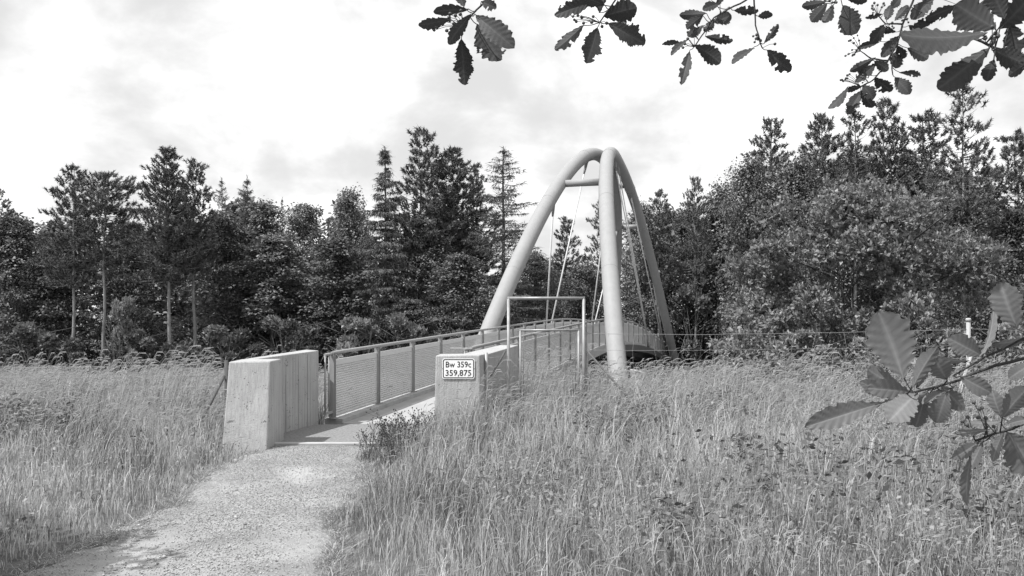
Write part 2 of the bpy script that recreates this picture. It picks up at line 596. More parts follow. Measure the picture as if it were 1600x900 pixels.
def post(side, s, near):
    base = 0.0 if side < 0 else WD
    t, n = bdir(s)
    th = Vector((t.x, t.y, 0)).normalized()
    c = bp(s, base, 0)
    ax = (th, n, Vector((0, 0, 1)))
    m_ = MB()
    for q_ in (-0.034, 0.034):
        m_.box(c + th * q_ + Vector((0, 0, 0.65)), 0.018, 0.095, 1.14, ax)
    m_.box(c + Vector((0, 0, 0.60)), 0.050, 0.022, 0.96, ax)
    m_.box(c + Vector((0, 0, 1.20)), 0.050, 0.03, 0.06, ax)
    o_ = m_.build('post', M['rail'], bridge)
    if near:
        m2 = MB()
        m2.box(c + Vector((0, 0, 0.086)), 0.17, 0.16, 0.018, ax)
        for e in (-1, 1):
            m2.box(c + th * 0.065 * e + Vector((0, 0, 0.10)), 0.022, 0.022, 0.012, ax)
        m2.build('base_plate', M['rail'], o_)


npost = 28
for side in (-1, 1):
    base = 0.0 if side < 0 else WD
    first = 0.0 if side < 0 else 1.62
    nodes = [first + BP['L'] * k for k in range(npost) if first + BP['L'] * k <= SEND]
    for k, s in enumerate(nodes): post(side, s, s < 16)
    mb = MB()
    ss = [first - 0.02] + [s for s in np.arange(first + .5, nodes[-1], 1.0)] + [nodes[-1]]
    mb.tube([bp(s, base, RH - 0.03) for s in ss], 0.034, 10)
    mb.build('handrail', M['rail'], bridge)
    for s0, s1 in zip(nodes[:-1], nodes[1:]):
        fine = side < 0 and s0 < 7.5
        a, b_ = s0 + 0.055, s1 - 0.055
        p = link('infill_panel', panel_mesh(side, a, b_, fine), bridge)
        # frame of the panel: a flat top band, bottom strip and two side strips
        t, n = bdir((a + b_) / 2)
        m2 = MB()
        def strip(sa, sb, ha, hb, th=0.012):
            B_ = len(m2.v)
            for q_ in (-th, th):
                m2.v.extend([tuple(bp(sa, base + q_, ha)), tuple(bp(sb, base + q_, ha)), tuple(bp(sb, base + q_, hb)), tuple(bp(sa, base + q_, hb))])
            for fc in ((0, 1, 2, 3), (7, 6, 5, 4), (0, 4, 5, 1), (1, 5, 6, 2), (2, 6, 7, 3), (3, 7, 4, 0)):
                m2.face(tuple(B_ + i for i in fc))
        strip(a, b_, 1.022, 1.125)
        strip(a, b_, 0.10, 0.128)
        strip(a - 0.012, a + 0.012, 0.10, 1.02, 0.014)
        strip(b_ - 0.012, b_ + 0.012, 0.10, 1.02, 0.014)
        m2.build('panel_frame', M['panel'], p)

# end pieces closing the gap to the wing walls
t, n = bdir(0); th = Vector((t.x, t.y, 0)).normalized()
for base, s0 in ((0.0, 0.0), (WD, 1.62)):
    m_ = MB()
    c0 = bp(s0, base, 0)
    bk = -th * 0.30 if base == 0 else -th * 0.34 - n * 0.05
    c1 = c0 + bk
    c1.z = c0.z
    m_.tube([c0 + Vector((0, 0, RH - 0.045)), c1 + Vector((0, 0, RH - 0.055))], 0.026, 8)
    m_.box((c0 + c1) / 2 + Vector((0, 0, 0.20)), 0.06, 0.30, 0.045, (n, th, Vector((0, 0, 1))))
    for f_ in (0.45, 0.95):
        m_.tube([c0.lerp(c1, f_) + Vector((0, 0, 0.21)), c0.lerp(c1, f_) + Vector((0, 0, RH - 0.06))], 0.016, 8)
    m_.build('end_railing', M['rail'], bridge)
m_ = MB()
c0 = bp(1.60, WD, RH - 0.04)
m_.box(c0 - n * 0.16 - th * 0.12, 0.44, 0.10, 0.03, (n, th, Vector((0, 0, 1))))
bevel(m_.build('end_plate', M['rail'], bridge), 0.006)

# arches
AS = 1.2
ap = dict(xn=.673, yn=20.03, xf=8.539, yf=50.425, wb=2.152, wa=.262, H=9.877, zb=-.505, e=2.25, zf=-1.146, g=.904)


def arch_pt(side, t):
    h = abs(2 * t - 1)
    pr = 1 - h ** ap['e']
    d = Vector((ap['xf'] - ap['xn'], ap['yf'] - ap['yn'], 0)).normalized()
    n_ = Vector((d.y, -d.x, 0))
    w = ap['wa'] + (ap['wb'] - ap['wa']) * max(0, 1 - pr) ** ap['g']
    p = Vector((ap['xn'] + (ap['xf'] - ap['xn']) * t, ap['yn'] + (ap['yf'] - ap['yn']) * t,
                ap['zb'] + (ap['zf'] - ap['zb']) * t + ap['H'] * pr)) + n_ * side * w
    return Vector((p.x * AS, p.y * AS, EYE + (p.z - EYE) * AS))


AR = 0.302
for side in (-1, 1):
    mb = MB()
    tt = [0.5 - 0.5 * math.copysign(abs(math.cos(math.pi * k / 72)) ** 0.75, math.cos(math.pi * k / 72)) for k in range(73)]
    pts = [arch_pt(side, t_) for t_ in tt]
    d0 = (pts[0] - pts[1]).normalized(); d1 = (pts[-1] - pts[-2]).normalized()
    pts = [pts[0] + d0 * 0.8] + pts + [pts[-1] + d1 * 0.8]
    mb.tube(pts, AR, 28)
    arch = mb.build('arch_tube', M['paint'], bridge)
    for tv in (0.10, 0.19, 0.33, 0.43):            # weld seams
        p = arch_pt(side, tv); p2 = arch_pt(side, tv + 0.0025)
        m2 = MB(); m2.tube([p, p + (p2 - p).normalized() * 0.014], AR + 0.003, 28)
        m2.build('weld_seam', M['paint'], arch)
    for tv in (0.62, 0.735):       # flanges and weld collars
        p = arch_pt(side, tv); p2 = arch_pt(side, tv + 0.0025)
        m2 = MB(); m2.tube([p, p + (p2 - p).normalized() * 0.035], AR + 0.03, 28)
        m2.build('collar', M['paint'], arch)


def inv_t(side, px, lo, hi):
    best = None
    for k in range(400):
        t_ = lo + (hi - lo) * k / 399
        p = arch_pt(side, t_)
        e_ = abs(800 + F * p.x / p.y - px[0]) + abs(HZ - F * (p.z - EYE) / p.y - px[1])
        if best is None or e_ < best[0]: best = (e_, t_)
    return best[1]


for ta in (0.226, 0.5, 0.61, 0.735):
    a, b_ = arch_pt(-1, ta), arch_pt(1, ta)
    d = (b_ - a).normalized()
    mb = MB(); mb.tube([a + d * AR * 0.9, b_ - d * AR * 0.9], 0.15 if ta != 0.5 else 0.13, 16)
    mb.build('strut', M['paint'], bridge)


def hanger(side, t_, s, doff):
    top = arch_pt(side, t_)
    base = -0.24 if side < 0 else WD + 0.24
    bot = bp(s + doff, base, -0.1)
    d = (bot - top).normalized()
    p0 = top + d * (AR - 0.03)
    mb_ = MB()
    mb_.tube([p0 + d * 0.5, bot], 0.035, 8)
    h = mb_.build('hanger_rod', M['rod'], bridge)
    m2 = MB()
    m2.tube([p0, p0 + d * 0.12, p0 + d * 0.45, p0 + d * 0.75], [0.13, 0.085, 0.07, 0.04], 10)
    m2.build('clevis', M['paint'], h)
    m3 = MB()
    m3.tube([bot - d * 0.75, bot - d * 0.6, bot - d * 0.15, bot], [0.04, 0.06, 0.075, 0.06], 10)
    m3.build('turnbuckle', M['rail'], h)
    m4 = MB()
    m4.tube([bot + Vector((0, 0, -0.08)), bp(s + doff, 0.0 if side < 0 else WD, -0.12)], 0.11, 12)
    m4.build('anchor_stub', M['paint'], h)


hanger(-1, inv_t(-1, (878, 300), .05, .45), 21.2, 0)
hanger(-1, inv_t(-1, (919, 248), .2, .5), 21.2, 0.15)
hanger(-1, inv_t(-1, (954, 268), .5, .7), 32.2, 0)
hanger(-1, inv_t(-1, (965, 356), .6, .9), 32.2, 0.2)
hanger(1, inv_t(1, (957, 242), .35, .6), 39.3, 0)
hanger(1, inv_t(1, (963, 250), .4, .65), 39.3, 0.25)
hanger(1, inv_t(1, (981, 290), .5, .7), 50.3, 0)
hanger(1, inv_t(1, (1007, 375), .6, .9), 50.3, 0.25)
for s in (10.3, 21.2, 32.2, 39.3, 50.3):
    m_ = MB()
    p0, p1 = bp(s, -0.1, -0.30), bp(s, WD + 0.1, -0.30)
    t, n = bdir(s)
    m_.box((p0 + p1) / 2, (p1 - p0).length, 0.22, 0.26, (n, Vector((t.x, t.y, 0)).normalized(), Vector((0, 0, 1))))
    m_.build('cross_beam', M['girder'], bridge)

# foundations of the arch feet
for side, t_ in ((-1, 0.0), (1, 0.0), (-1, 1.0), (1, 1.0)):
    p = arch_pt(side, t_)
    m_ = MB()
    g = float(ground_h(p.x, p.y))
    dx = 0.25 * side
    m_.hexa([(p.x - 0.9 + dx, p.y - 0.5, g - 0.7), (p.x + 0.9 + dx, p.y - 0.5, g - 0.7), (p.x + 0.9 + dx, p.y + 1.2, g - 0.7), (p.x - 0.9 + dx, p.y + 1.2, g - 0.7)],
            [(p.x - 0.7 + dx, p.y + .25, g + 0.42), (p.x + 0.7 + dx, p.y + .25, g + 0.42), (p.x + 0.7 + dx, p.y + 1.0, g + 0.42), (p.x - 0.7 + dx, p.y + 1.0, g + 0.42)])
    bevel(m_.build('foundation', M['concrete'], bridge), 0.02)

p = arch_pt(1, 0.0); g = float(ground_h(p.x + .6, p.y))
m_ = MB()
m_.hexa([(p.x + .38, p.y + .3, g - .5), (p.x + 1.0, p.y + .3, g - .5), (p.x + 1.0, p.y + 1.3, g - .5), (p.x + .38, p.y + 1.3, g - .5)],
        [(p.x + .42, p.y + .3, g + 1.15), (p.x + .78, p.y + .3, g + 1.10), (p.x + .78, p.y + 1.3, g + 1.10), (p.x + .42, p.y + 1.3, g + 1.15)])
m_.box((p.x + 1.02, p.y + .8, g + .3), 0.4, 0.9, 1.1)
bevel(m_.build('plinth', M['concrete'], bridge), 0.02)

# abutment under the near end of the deck
m_ = MB()
c = bp(0.75, WD / 2, -0.75)
t, n = bdir(0.7); th = Vector((t.x, t.y, 0)).normalized()
m_.box(c, WD + 0.2, 1.2, 1.0, (n, th, Vector((0, 0, 1))))
m_.build('abutment', M['concrete'], bridge)

# ------------------------------------------------------------------ wing walls
wl_ = empty('wing_wall', (-3.7, 10.75, 0), 'board marked concrete wing wall with sloping top left of the path', 'wall')
k = 0.2357
mb = MB()
mb.hexa([(-4.02, 10.62, -0.4), (-3.385, 10.62, -0.4), (-3.385, 11.55, -0.4), (-4.02, 11.55, -0.4)],
        [(-3.985, 10.88, 1.225), (-3.40, 10.90, 1.235), (-3.40, 11.40, 1.245), (-3.985, 11.40, 1.24)])
bevel(mb.build('end_block', M['concrete'], wl_), 0.02)
mb = MB()
def rl(Y): return -3.37 + k * (Y - 13.35)
mb.hexa([(rl(11.3) - 0.02, 11.3, -0.4), (rl(13.42), 13.42, -0.4), (rl(13.5) - 0.38, 13.5, -0.4), (-4.03, 11.38, -0.4)],
        [(rl(11.3) + 0.02, 11.3, 1.235), (rl(13.42), 13.42, 1.30), (rl(13.9) - 0.42, 13.75, 1.305), (-3.99, 11.38, 1.235)])
# board-marked inner face: thin vertical boards cast proud of one another
o_ = mb.build('rear_section', M['concrete'], wl_); bevel(o_, 0.012)
rb = random.Random(9)
y = 11.45
while y < 13.30:
    w_ = 0.09 + 0.02 * rb.random()
    dz = 0.001 + 0.014 * rb.random() ** 1.5
    m2 = MB()
    y2 = min(y + w_ - 0.007, 13.36)
    m2.hexa([(rl(y) - 0.03, y, -0.2), (rl(y) + dz, y, -0.2), (rl(y2) + dz, y2, -0.2), (rl(y2) - 0.03, y2, -0.2)],
            [(rl(y) - 0.03, y, 1.20 + 0.0305 * (y - 11.3)), (rl(y) + dz, y, 1.20 + 0.0305 * (y - 11.3)), (rl(y2) + dz, y2, 1.20 + 0.0305 * (y2 - 11.3)), (rl(y2) - 0.03, y2, 1.20 + 0.0305 * (y2 - 11.3))])
    m2.build('board_mark', M['concrete'], o_)
    y += w_

wr_ = empty('wing_wall', (-0.85, 12.3, 0), 'lower concrete wing wall carrying the number plate right of the path', 'wall')
mb = MB()
mb.hexa([(-1.24, 12.22, -0.4), (-0.50, 12.22, -0.4), (-0.36, 12.85, -0.4), (-1.24, 12.85, -0.4)],
        [(-1.22, 12.36, 1.255), (-0.515, 12.36, 1.262), (-0.40, 12.85, 1.27), (-1.20, 12.85, 1.262)])
bevel(mb.build('end_block', M['concrete'], wr_), 0.02)
mb = MB()
mb.hexa([(-0.86, 12.75, -0.4), (-0.42, 12.75, -0.4), (0.125, 15.0, -0.4), (-0.24, 15.0, -0.4)],
        [(-0.86, 12.75, 1.2565), (-0.42, 12.75, 1.2565), (0.125, 15.0, 1.35), (-0.24, 15.0, 1.35)])
bevel(mb.build('rear_section', M['concrete'], wr_), 0.012)

# number plate
fy = lambda z: 12.22 + 0.14 * (z + 0.4) / 1.655
pl = empty('number_plate', (-0.855, fy(1.06), 1.06), 'white number plate with black border reading Bw 359c on the wall end', 'sign')
cx_, cz_ = (716.3 - 800) / F * 12.33, EYE - (576 - HZ) / F * 12.33


def rrect(w, h, r, n_=5):
    pts = []
    for sx, sz, a0 in ((1, 1, 0), (-1, 1, 90), (-1, -1, 180), (1, -1, 270)):
        for i in range(n_ + 1):
            a = math.radians(a0 + 90 * i / n_)
            pts.append((sx * (w / 2 - r) + r * math.cos(a), sz * (h / 2 - r) + r * math.sin(a)))
    return pts


tilt = math.atan(0.14 / 1.655)
PM = Matrix.Translation((cx_, fy(cz_) - 0.012, cz_)) @ Matrix.Rotation(-tilt, 4, 'X')     # plate plane: local x, z; out = -y


def plate_pts(pts, y): return [PM @ Vector((p[0], y, p[1])) for p in pts]


PWd, PHt = 0.515, 0.325
mb = MB(); mb.prism(plate_pts(rrect(PWd, PHt, 0.035), 0.0), plate_pts(rrect(PWd, PHt, 0.035), -0.006))
mb.build('plate', M['white'], pl)
o1, i1 = rrect(PWd - 0.022, PHt - 0.022, 0.030), rrect(PWd - 0.050, PHt - 0.050, 0.020)
mb = MB(); nn = len(o1)
mb.v = [tuple(p) for p in plate_pts(o1, -0.008)] + [tuple(p) for p in plate_pts(i1, -0.008)]
for i in range(nn):
    j = (i + 1) % nn
    mb.face((i, j, nn + j, nn + i))
mb.build('border', M['black'], pl)


def lettering(txt, size, px, pz, wid):
    cu = bpy.data.curves.new('lettering', 'FONT')
    cu.body = txt; cu.size = size; cu.align_x = 'CENTER'; cu.offset = 0.0012; cu.resolution_u = 3
    tmp = bpy.data.objects.new('lettering_source', cu)
    col.objects.link(tmp)
    bpy.context.view_layer.update()
    me = bpy.data.meshes.new_from_object(tmp.evaluated_get(bpy.context.evaluated_depsgraph_get()))
    bpy.data.objects.remove(tmp); bpy.data.curves.remove(cu)
    xs_ = [v.co.x for v in me.vertices]
    sx = wid / (max(xs_) - min(xs_)); mid = (max(xs_) + min(xs_)) / 2
    for v in me.vertices:
        v.co = PM @ Vector(((v.co.x - mid) * sx + px, -0.0095, v.co.y + pz))
    me.materials.clear(); me.materials.append(M['black'])
    me.name = 'lettering'
    return link('lettering', me, pl)


lettering('Bw 359c', 0.132, 0.0, 0.022, 0.405)
lettering('359,875', 0.132, 0.0, -0.112, 0.41)
mb = MB()
for sx in (-1, 1):
    a = PM @ Vector((sx * (PWd / 2 - 0.006), -0.006, 0)); b_ = PM @ Vector((sx * (PWd / 2 - 0.006), -0.010, 0))
    mb.tube([a, b_], 0.006, 8)
mb.build('screws', M['galv'], pl)

# ------------------------------------------------------------------ gate and fences
GYd = 13.0
gl, gr_ = at(794.5, 466, GYd), at(912, 466, GYd)
gt = empty('gate_frame', (gl.x, GYd, 0), 'tall galvanised tube gate frame with wire mesh door right of the bridge', 'gate')
mb = MB(); mb.tube([(gl.x, GYd, -0.3), (gl.x, GYd, gl.z)], 0.026, 12); mb.build('gate_post', M['galv'], gt)
mb = MB(); mb.tube([(gr_.x, GYd, -0.3), (gr_.x, GYd, gr_.z)], 0.026, 12); mb.build('gate_post', M['galv'], gt)
mb = MB(); mb.tube([(gl.x - 0.02, GYd, gl.z), (gr_.x + 0.02, GYd, gr_.z)], 0.026, 12); mb.build('top_bar', M['galv'], gt)
d0, d1 = at(813, 516, GYd), at(904, 516, GYd)
mb = MB()
mb.tube([(d0.x, GYd, 0.1), (d0.x, GYd, d0.z)], 0.019, 10)
mb.tube([(d1.x, GYd, 0.1), (d1.x, GYd, d1.z)], 0.019, 10)
mb.tube([(d0.x - .015, GYd, d0.z), (d1.x + .015, GYd, d1.z)], 0.019, 10)
mb.tube([(d0.x, GYd, 0.12), (d1.x, GYd, 0.12)], 0.019, 10)
door = mb.build('gate_door', M['galv'], gt)
mb = MB()
a0, a1, az = d0.x + 0.05, d1.x - 0.05, d0.z - 0.05
mb.tube([(a0, GYd, 0.17), (a0, GYd, az), (a1, GYd, az), (a1, GYd, 0.17)], 0.008, 6)
step = 0.07
wmesh = MB()
u = a0 - (az - 0.17)
while u < a1:                                   # diagonal chain link, both ways
    for sgn in (1, -1):
        x0, z0 = (u, 0.17); x1, z1 = u + (az - 0.17), az
        if sgn < 0: x0, x1 = (a0 + a1 - x0), (a0 + a1 - x1)
        p, q_ = Vector((x0, GYd + 0.004 * sgn, z0)), Vector((x1, GYd + 0.004 * sgn, z1))
        ts = [0.0, 1.0]
        for lim in (a0, a1):
            if abs(q_.x - p.x) > 1e-6:
                tq = (lim - p.x) / (q_.x - p.x)
                if (q_.x > p.x) == (lim == a0): ts[0] = max(ts[0], tq)
                else: ts[1] = min(ts[1], tq)
        if ts[1] - ts[0] > 0.02:
            wmesh.tube([p.lerp(q_, ts[0]), p.lerp(q_, ts[1])], 0.0014, 3, cap=False)
    u += step * 2
mb.build('inner_frame', M['galv'], door)
wmesh.build('chain_link', M['wire'], door)
mb = MB(); mb.tube([at(767, 588, 12.7), at(790, 548, 12.9)], 0.016, 8); mb.build('brace', M['wood'], gt)
mb = MB(); mb.tube([(gl.x - 0.36, 12.6, -0.2), at(760, 551, 12.6)], 0.028, 10); mb.build('short_post', M['galv'], gt)
for zz_ in (560, 575, 590):
    p = at(760, zz_, 12.6); q_ = at(794, zz_ - 4, GYd)
    mb = MB(); mb.tube([p, q_], 0.004, 4); mb.build('link_wire', M['wire'], gt)


def fence(name, pts_top, gzs, zlev, vstep, label, rnd, sag=0.015):
    """pts_top: posts (x, y, top z); zlev: wire heights as fractions of the height"""
    f = empty(name, (pts_top[0][0], pts_top[0][1], gzs[0]), label, 'fence')
    for zi in zlev:
        P_ = []
        for i in range(len(pts_top) - 1):
            (xa, ya, za), (xb, yb, zb) = pts_top[i], pts_top[i + 1]
            ga, gb = gzs[i], gzs[i + 1]
            n_ = 8
            for k_ in range(n_ + (i == len(pts_top) - 2)):
                t_ = k_ / n_
                P_.append((xa + (xb - xa) * t_, ya + (yb - ya) * t_,
                           (ga + (za - ga) * zi) * (1 - t_) + (gb + (zb - gb) * zi) * t_ - sag * 4 * t_ * (1 - t_) + rnd.uniform(-.006, .006)))
        m_ = MB(); m_.tube(P_, 0.0034 if zi > .97 else 0.0024, 4); m_.build('wire', M['wire'], f)
    for i in range(len(pts_top) - 1):
        (xa, ya, za), (xb, yb, zb) = pts_top[i], pts_top[i + 1]
        ln = math.hypot(xb - xa, yb - ya); nv = int(ln / vstep)
        for k_ in range(1, nv):
            t_ = k_ / nv
            x, y = xa + (xb - xa) * t_, ya + (yb - ya) * t_
            zt = (za + (zb - za) * t_) - sag * 4 * t_ * (1 - t_); g_ = gzs[i] + (gzs[i + 1] - gzs[i]) * t_
            b1, b2 = rnd.uniform(-.09, .09), rnd.uniform(-.07, .07)
            x += rnd.uniform(-.08, .08)
            m_ = MB(); m_.tube([(x, y, zt), (x + b1, y, zt * .82 + g_ * .18), (x + b2, y, zt * .6 + g_ * .4), (x, y, g_)], 0.0021, 3); m_.build('stay_wire', M['wire'], f)
    return f


rnd = random.Random(3)
pR = at(1513, 497, 14.2)
rp0 = at(917, 521, GYd)
fr = fence('wire_fence', [(rp0.x, 13.05, rp0.z), (4.2, 13.6, at(0, 521.5, 13.6).z), (pR.x, 14.2, at(0, 514, 14.2).z), (12.5, 14.9, 1.6)],
           [0, 0, -0.05, -0.1], (1.0, 0.825, 0.69, 0.57, 0.45, 0.34, 0.22), 0.42,
           'thin wire mesh fence across the meadow right of the gate', rnd)
mb = MB(); mb.tube([(rp0.x, 13.05, -0.2), (rp0.x, 13.05, rp0.z + 0.02)], 0.022, 10); mb.build('fence_post', M['galv'], fr)
pst = MB(); pst.tube([(pR.x, 14.2, -0.3), (pR.x, 14.2, pR.z - 0.06)], 0.036, 12); fp = pst.build('fence_post', M['concrete'], fr)
mb = MB(); mb.tube([(pR.x, 14.2, pR.z - 0.06), (pR.x, 14.2, pR.z - 0.015), (pR.x, 14.2, pR.z)], [0.046, 0.046, 0.034], 12); mb.build('post_cap', M['concrete_edge'], fp)
mb = MB(); mb.tube([(pR.x + 0.03, 14.15, 1.2), (pR.x - 0.75, 13.6, -0.1)], 0.026, 10); mb.build('brace', M['concrete_edge'], fr)
mb = MB(); mb.tube([at(917, 548, 13.0), at(985, 625, 12.6), at(997, 641, 12.5)], 0.017, 10); mb.build('brace', M['wood'], fr)
p0 = at(353.5, 563, 12.6)
pe = at(0, 573, 13.6); pe2 = at(-140, 574, 13.9)
fl = fence('wire_fence', [(p0.x, 12.6, p0.z - 0.03), (at(180, 572, 13.1).x, 13.1, at(180, 572, 13.1).z), (pe.x, 13.6, pe.z), (pe2.x, 13.9, pe2.z)],
           [-0.05] * 4, (1.0, 0.84, 0.68, 0.52, 0.36), 0.38, 'low wire mesh fence in tall grass left of the concrete wall', rnd)
mb = MB(); mb.tube([(p0.x, 12.6, -0.3), (p0.x, 12.6, p0.z)], 0.03, 10); mb.build('fence_post', M['wood'], fl)
mb = MB(); mb.tube([at(350, 588, 12.55), at(296, 694, 11.4)], 0.026, 10); mb.build('brace', M['wood'], fl)

# ------------------------------------------------------------------ vegetation generators
def unit(a):
    return a / np.maximum(1e-9, np.linalg.norm(a, axis=-1, keepdims=True))


def rhombs(C, D, Nn, L, Wd, tone, rng, fold=0.0):
    """leaf shaped quads: base C, along D, face normal Nn"""
    D = unit(D); side = unit(np.cross(D, Nn)); up = unit(np.cross(side, D))
    L = np.broadcast_to(L, len(C))[:, None]; Wd = np.broadcast_to(Wd, len(C))[:, None]
    b = C; m = C + D * L * 0.5
    V_ = np.stack([b, m + side * Wd / 2 + up * fold * Wd, C + D * L, m - side * Wd / 2 + up * fold * Wd], 1).reshape(-1, 3)
    Fq = np.arange(len(C) * 4).reshape(-1, 4)
    return V_, Fq, np.repeat(tone, 4)


def spikes(C, D, L, Wd, tone, rng):
    D = unit(D); s_ = unit(np.cross(D, rng.normal(size=D.shape)))
    L = np.broadcast_to(L, len(C))[:, None]; Wd = np.broadcast_to(Wd, len(C))[:, None]
    V_ = np.stack([C - s_ * Wd / 2, C + s_ * Wd / 2, C + D * L], 1).reshape(-1, 3)
    return V_, np.arange(len(C) * 3).reshape(-1, 3), np.repeat(tone, 3)


def trunk_mesh(H, r0, limbs, rng, mat, bend=0.15, n=9, top=1.0):
    mb_ = MB()
    k_ = 9
    off = [(0, 0)]
    for i in range(k_): off.append((off[-1][0] + rng.normal() * bend / 3, off[-1][1] + rng.normal() * bend / 3))
    pts = [(off[i][0], off[i][1], -0.4 + (H * top + 0.4) * i / k_) for i in range(k_ + 1)]
    mb_.tube(pts, [r0 * (1.18 if i == 0 else 1) * (1 - 0.86 * i / k_) for i in range(k_ + 1)], n)
    for (z0, e, r) in limbs:
        i = min(k_ - 1, max(0, int((z0 + .4) / (H * top + .4) * k_)))
        f = (z0 + .4) / (H * top + .4) * k_ - i
        a = Vector(pts[i]).lerp(Vector(pts[i + 1]), f)
        e = Vector(e)
        mid = a.lerp(e, 0.5) + Vector((0, 0, -0.06 * (e - a).length))
        mb_.tube([a, mid, e], [r, r * 0.65, r * 0.2], 5)
    return mb_.mesh('trunk', mat), pts


def make_broadleaf(seed, H, R, cb=0.12, nb=95, leafL=0.21, per=44, flat=0.13, upright=0.0, mat='broad', r0=0.16, droop=0.25, spr=0.62, nspr=3, rise=0.25, pos_out=1.0):
    rng = np.random.default_rng(seed)
    Cs, Ds, Ns, T, limbs = [], [], [], [], []
    lob = rng.random(6) * 6.28
    for i in range(nb):
        u = (i + rng.random()) / nb
        u = u ** 0.85
        z = H * (cb + (1 - cb) * u)
        az = i * 2.39996 + rng.normal() * 0.35
        prof = (1 - u ** 2.4) ** 0.62 * (0.55 + 0.45 * min(1, u / 0.22))
        rad = R * prof * (0.78 + 0.30 * math.sin(az * 2 + lob[0] + u * 5) * 0.6 + 0.25 * rng.normal() * 0.6)
        rad = max(0.25, rad)
        end = np.array([rad * math.cos(az), rad * math.sin(az), z + rise * rad * (0.3 + u) - droop * rad * (1 - u)])
        z0 = max(0.3, z - rad * 0.45)
        if i % 2 == 0: limbs.append((min(z0, H * 0.93), end * np.array([.93, .93, 1]), 0.02 + 0.035 * rad / R))
        a = np.array([0, 0, z0])
        for k_ in range(nspr):
            f = 1.0 - k_ * (0.2 + 0.12 * rng.random())
            c = a + (end - a) * f + rng.normal(size=3) * 0.16
            n_ = int(per * (0.7 + 0.6 * rng.random()))
            sr = spr * (0.75 + 0.5 * rng.random()) * (0.6 + 0.4 * prof)
            o_ = np.array([math.cos(az), math.sin(az), 0])
            th = rng.random(n_) * 6.283; rr_ = sr * np.sqrt(rng.random(n_))
            px_ = rr_ * np.cos(th); py_ = rr_ * np.sin(th)
            pz_ = rng.normal(size=n_) * flat - droop * 0.55 * (rr_ / sr) ** 2 * sr
            C_ = c + np.stack([px_, py_, pz_], 1)
            D_ = np.stack([np.cos(th), np.sin(th), np.full(n_, -0.25 + upright)], 1) + o_ * 0.6 + rng.normal(size=(n_, 3)) * 0.45
            N_ = np.array([0, 0, 1.0]) + 0.35 * o_ + rng.normal(size=(n_, 3)) * 0.42
            Cs.append(C_); Ds.append(D_); Ns.append(N_); T.append(np.clip(0.40 + 0.20 * rng.normal() + 0.16 * rng.normal(size=n_), 0, 1))
    C_, D_, N_, T_ = map(np.concatenate, (Cs, Ds, Ns, T))
    L_ = leafL * (0.7 + 0.6 * rng.random(len(C_)))
    V_, Fq, t_ = rhombs(C_, D_, N_, L_, L_ * 0.62, T_, rng, 0.1)
    crown = mesh_np('crown', V_, Fq, M[mat], t_)
    tr, _ = trunk_mesh(H, r0, limbs, rng, M['bark'], top=0.9)
    return tr, crown


def make_pine(seed, H, R, cb=0.5, whorls=17, nbr=6, needle=0.25, per=34, r0=0.15, flat_top=False, bend=0.2, dens=1.0, one_side=0.0):
    rng = np.random.default_rng(seed)
    Cs, Ds, T, limbs = [], [], [], []
    whorls = int(whorls * 1.5)
    for w in range(whorls):
        u = w / (whorls - 1)
        zw = H * (cb + (0.985 - cb) * u)
        z = zw
        if flat_top: prof = (0.35 + 0.65 * min(1, u / 0.6)) * (1 - max(0, (u - 0.75) / 0.25) ** 2 * 0.75)
        else: prof = (1 - u) ** 0.72 * (0.5 + 0.5 * min(1, u / 0.2)) + 0.06
        nb = max(3, int(nbr * (0.6 + 0.5 * prof)))
        a0 = rng.random() * 6.28
        for b_ in range(nb):
            if rng.random() > 0.88: continue
            z = min(H * 0.985, zw + rng.normal() * 0.16)
            az = a0 + b_ * 6.283 / nb + rng.normal() * 0.2
            rad = R * prof * (0.5 + 0.75 * rng.random()) * (1 + one_side * math.cos(az))
            slope = -0.12 + 0.75 * u + rng.normal() * 0.08
            end = np.array([rad * math.cos(az), rad * math.sin(az), z + slope * rad])
            a = np.array([0, 0, z])
            limbs.append((z, end, 0.012 + 0.03 * rad / R))
            nc = max(3, int(rad / 0.17 * dens))
            for k_ in range(nc):
                f = 1 - 0.8 * k_ / nc
                sp_ = 0.28 * (1 - f) + 0.04
                lateral = rng.normal(size=3) * np.array([1, 1, .3]) * (0.10 + 0.32 * (1.1 - f) * rad)
                c = a + (end - a) * f + lateral + np.array([0, 0, 0.08 * math.sin(f * 3)])
                n_ = int(per * (0.6 + 0.7 * rng.random()))
                tipd = unit(np.array([math.cos(az) * 0.7, math.sin(az) * 0.7, 0.75]))
                # a shoot: needles all along a short upturned axis
                ax = rng.random(n_)[:, None] * 0.34
                C_ = c + tipd * ax
                D_ = tipd * 0.55 + rng.normal(size=(n_, 3)) * 0.6
                Cs.append(C_); Ds.append(D_); T.append(np.clip(0.4 + 0.2 * rng.normal() + 0.15 * rng.normal(size=n_), 0, 1))
    # leader
    C_ = np.stack([np.zeros(60), np.zeros(60), H * (0.95 + 0.055 * rng.random(60))], 1); Cs.append(C_)
    Ds.append(np.array([0, 0, .6]) + rng.normal(size=(60, 3)) * .5); T.append(np.full(60, .4))
    C_, D_, T_ = map(np.concatenate, (Cs, Ds, T))
    V_, Ft, t_ = spikes(C_, D_, needle * (0.6 + 0.6 * rng.random(len(C_))), 0.062, T_, rng)
    tr, _ = trunk_mesh(H, r0, limbs, rng, M['pinebark'], bend=bend)
    return tr, mesh_np('crown', V_, Ft, M['pineneedle'], t_)


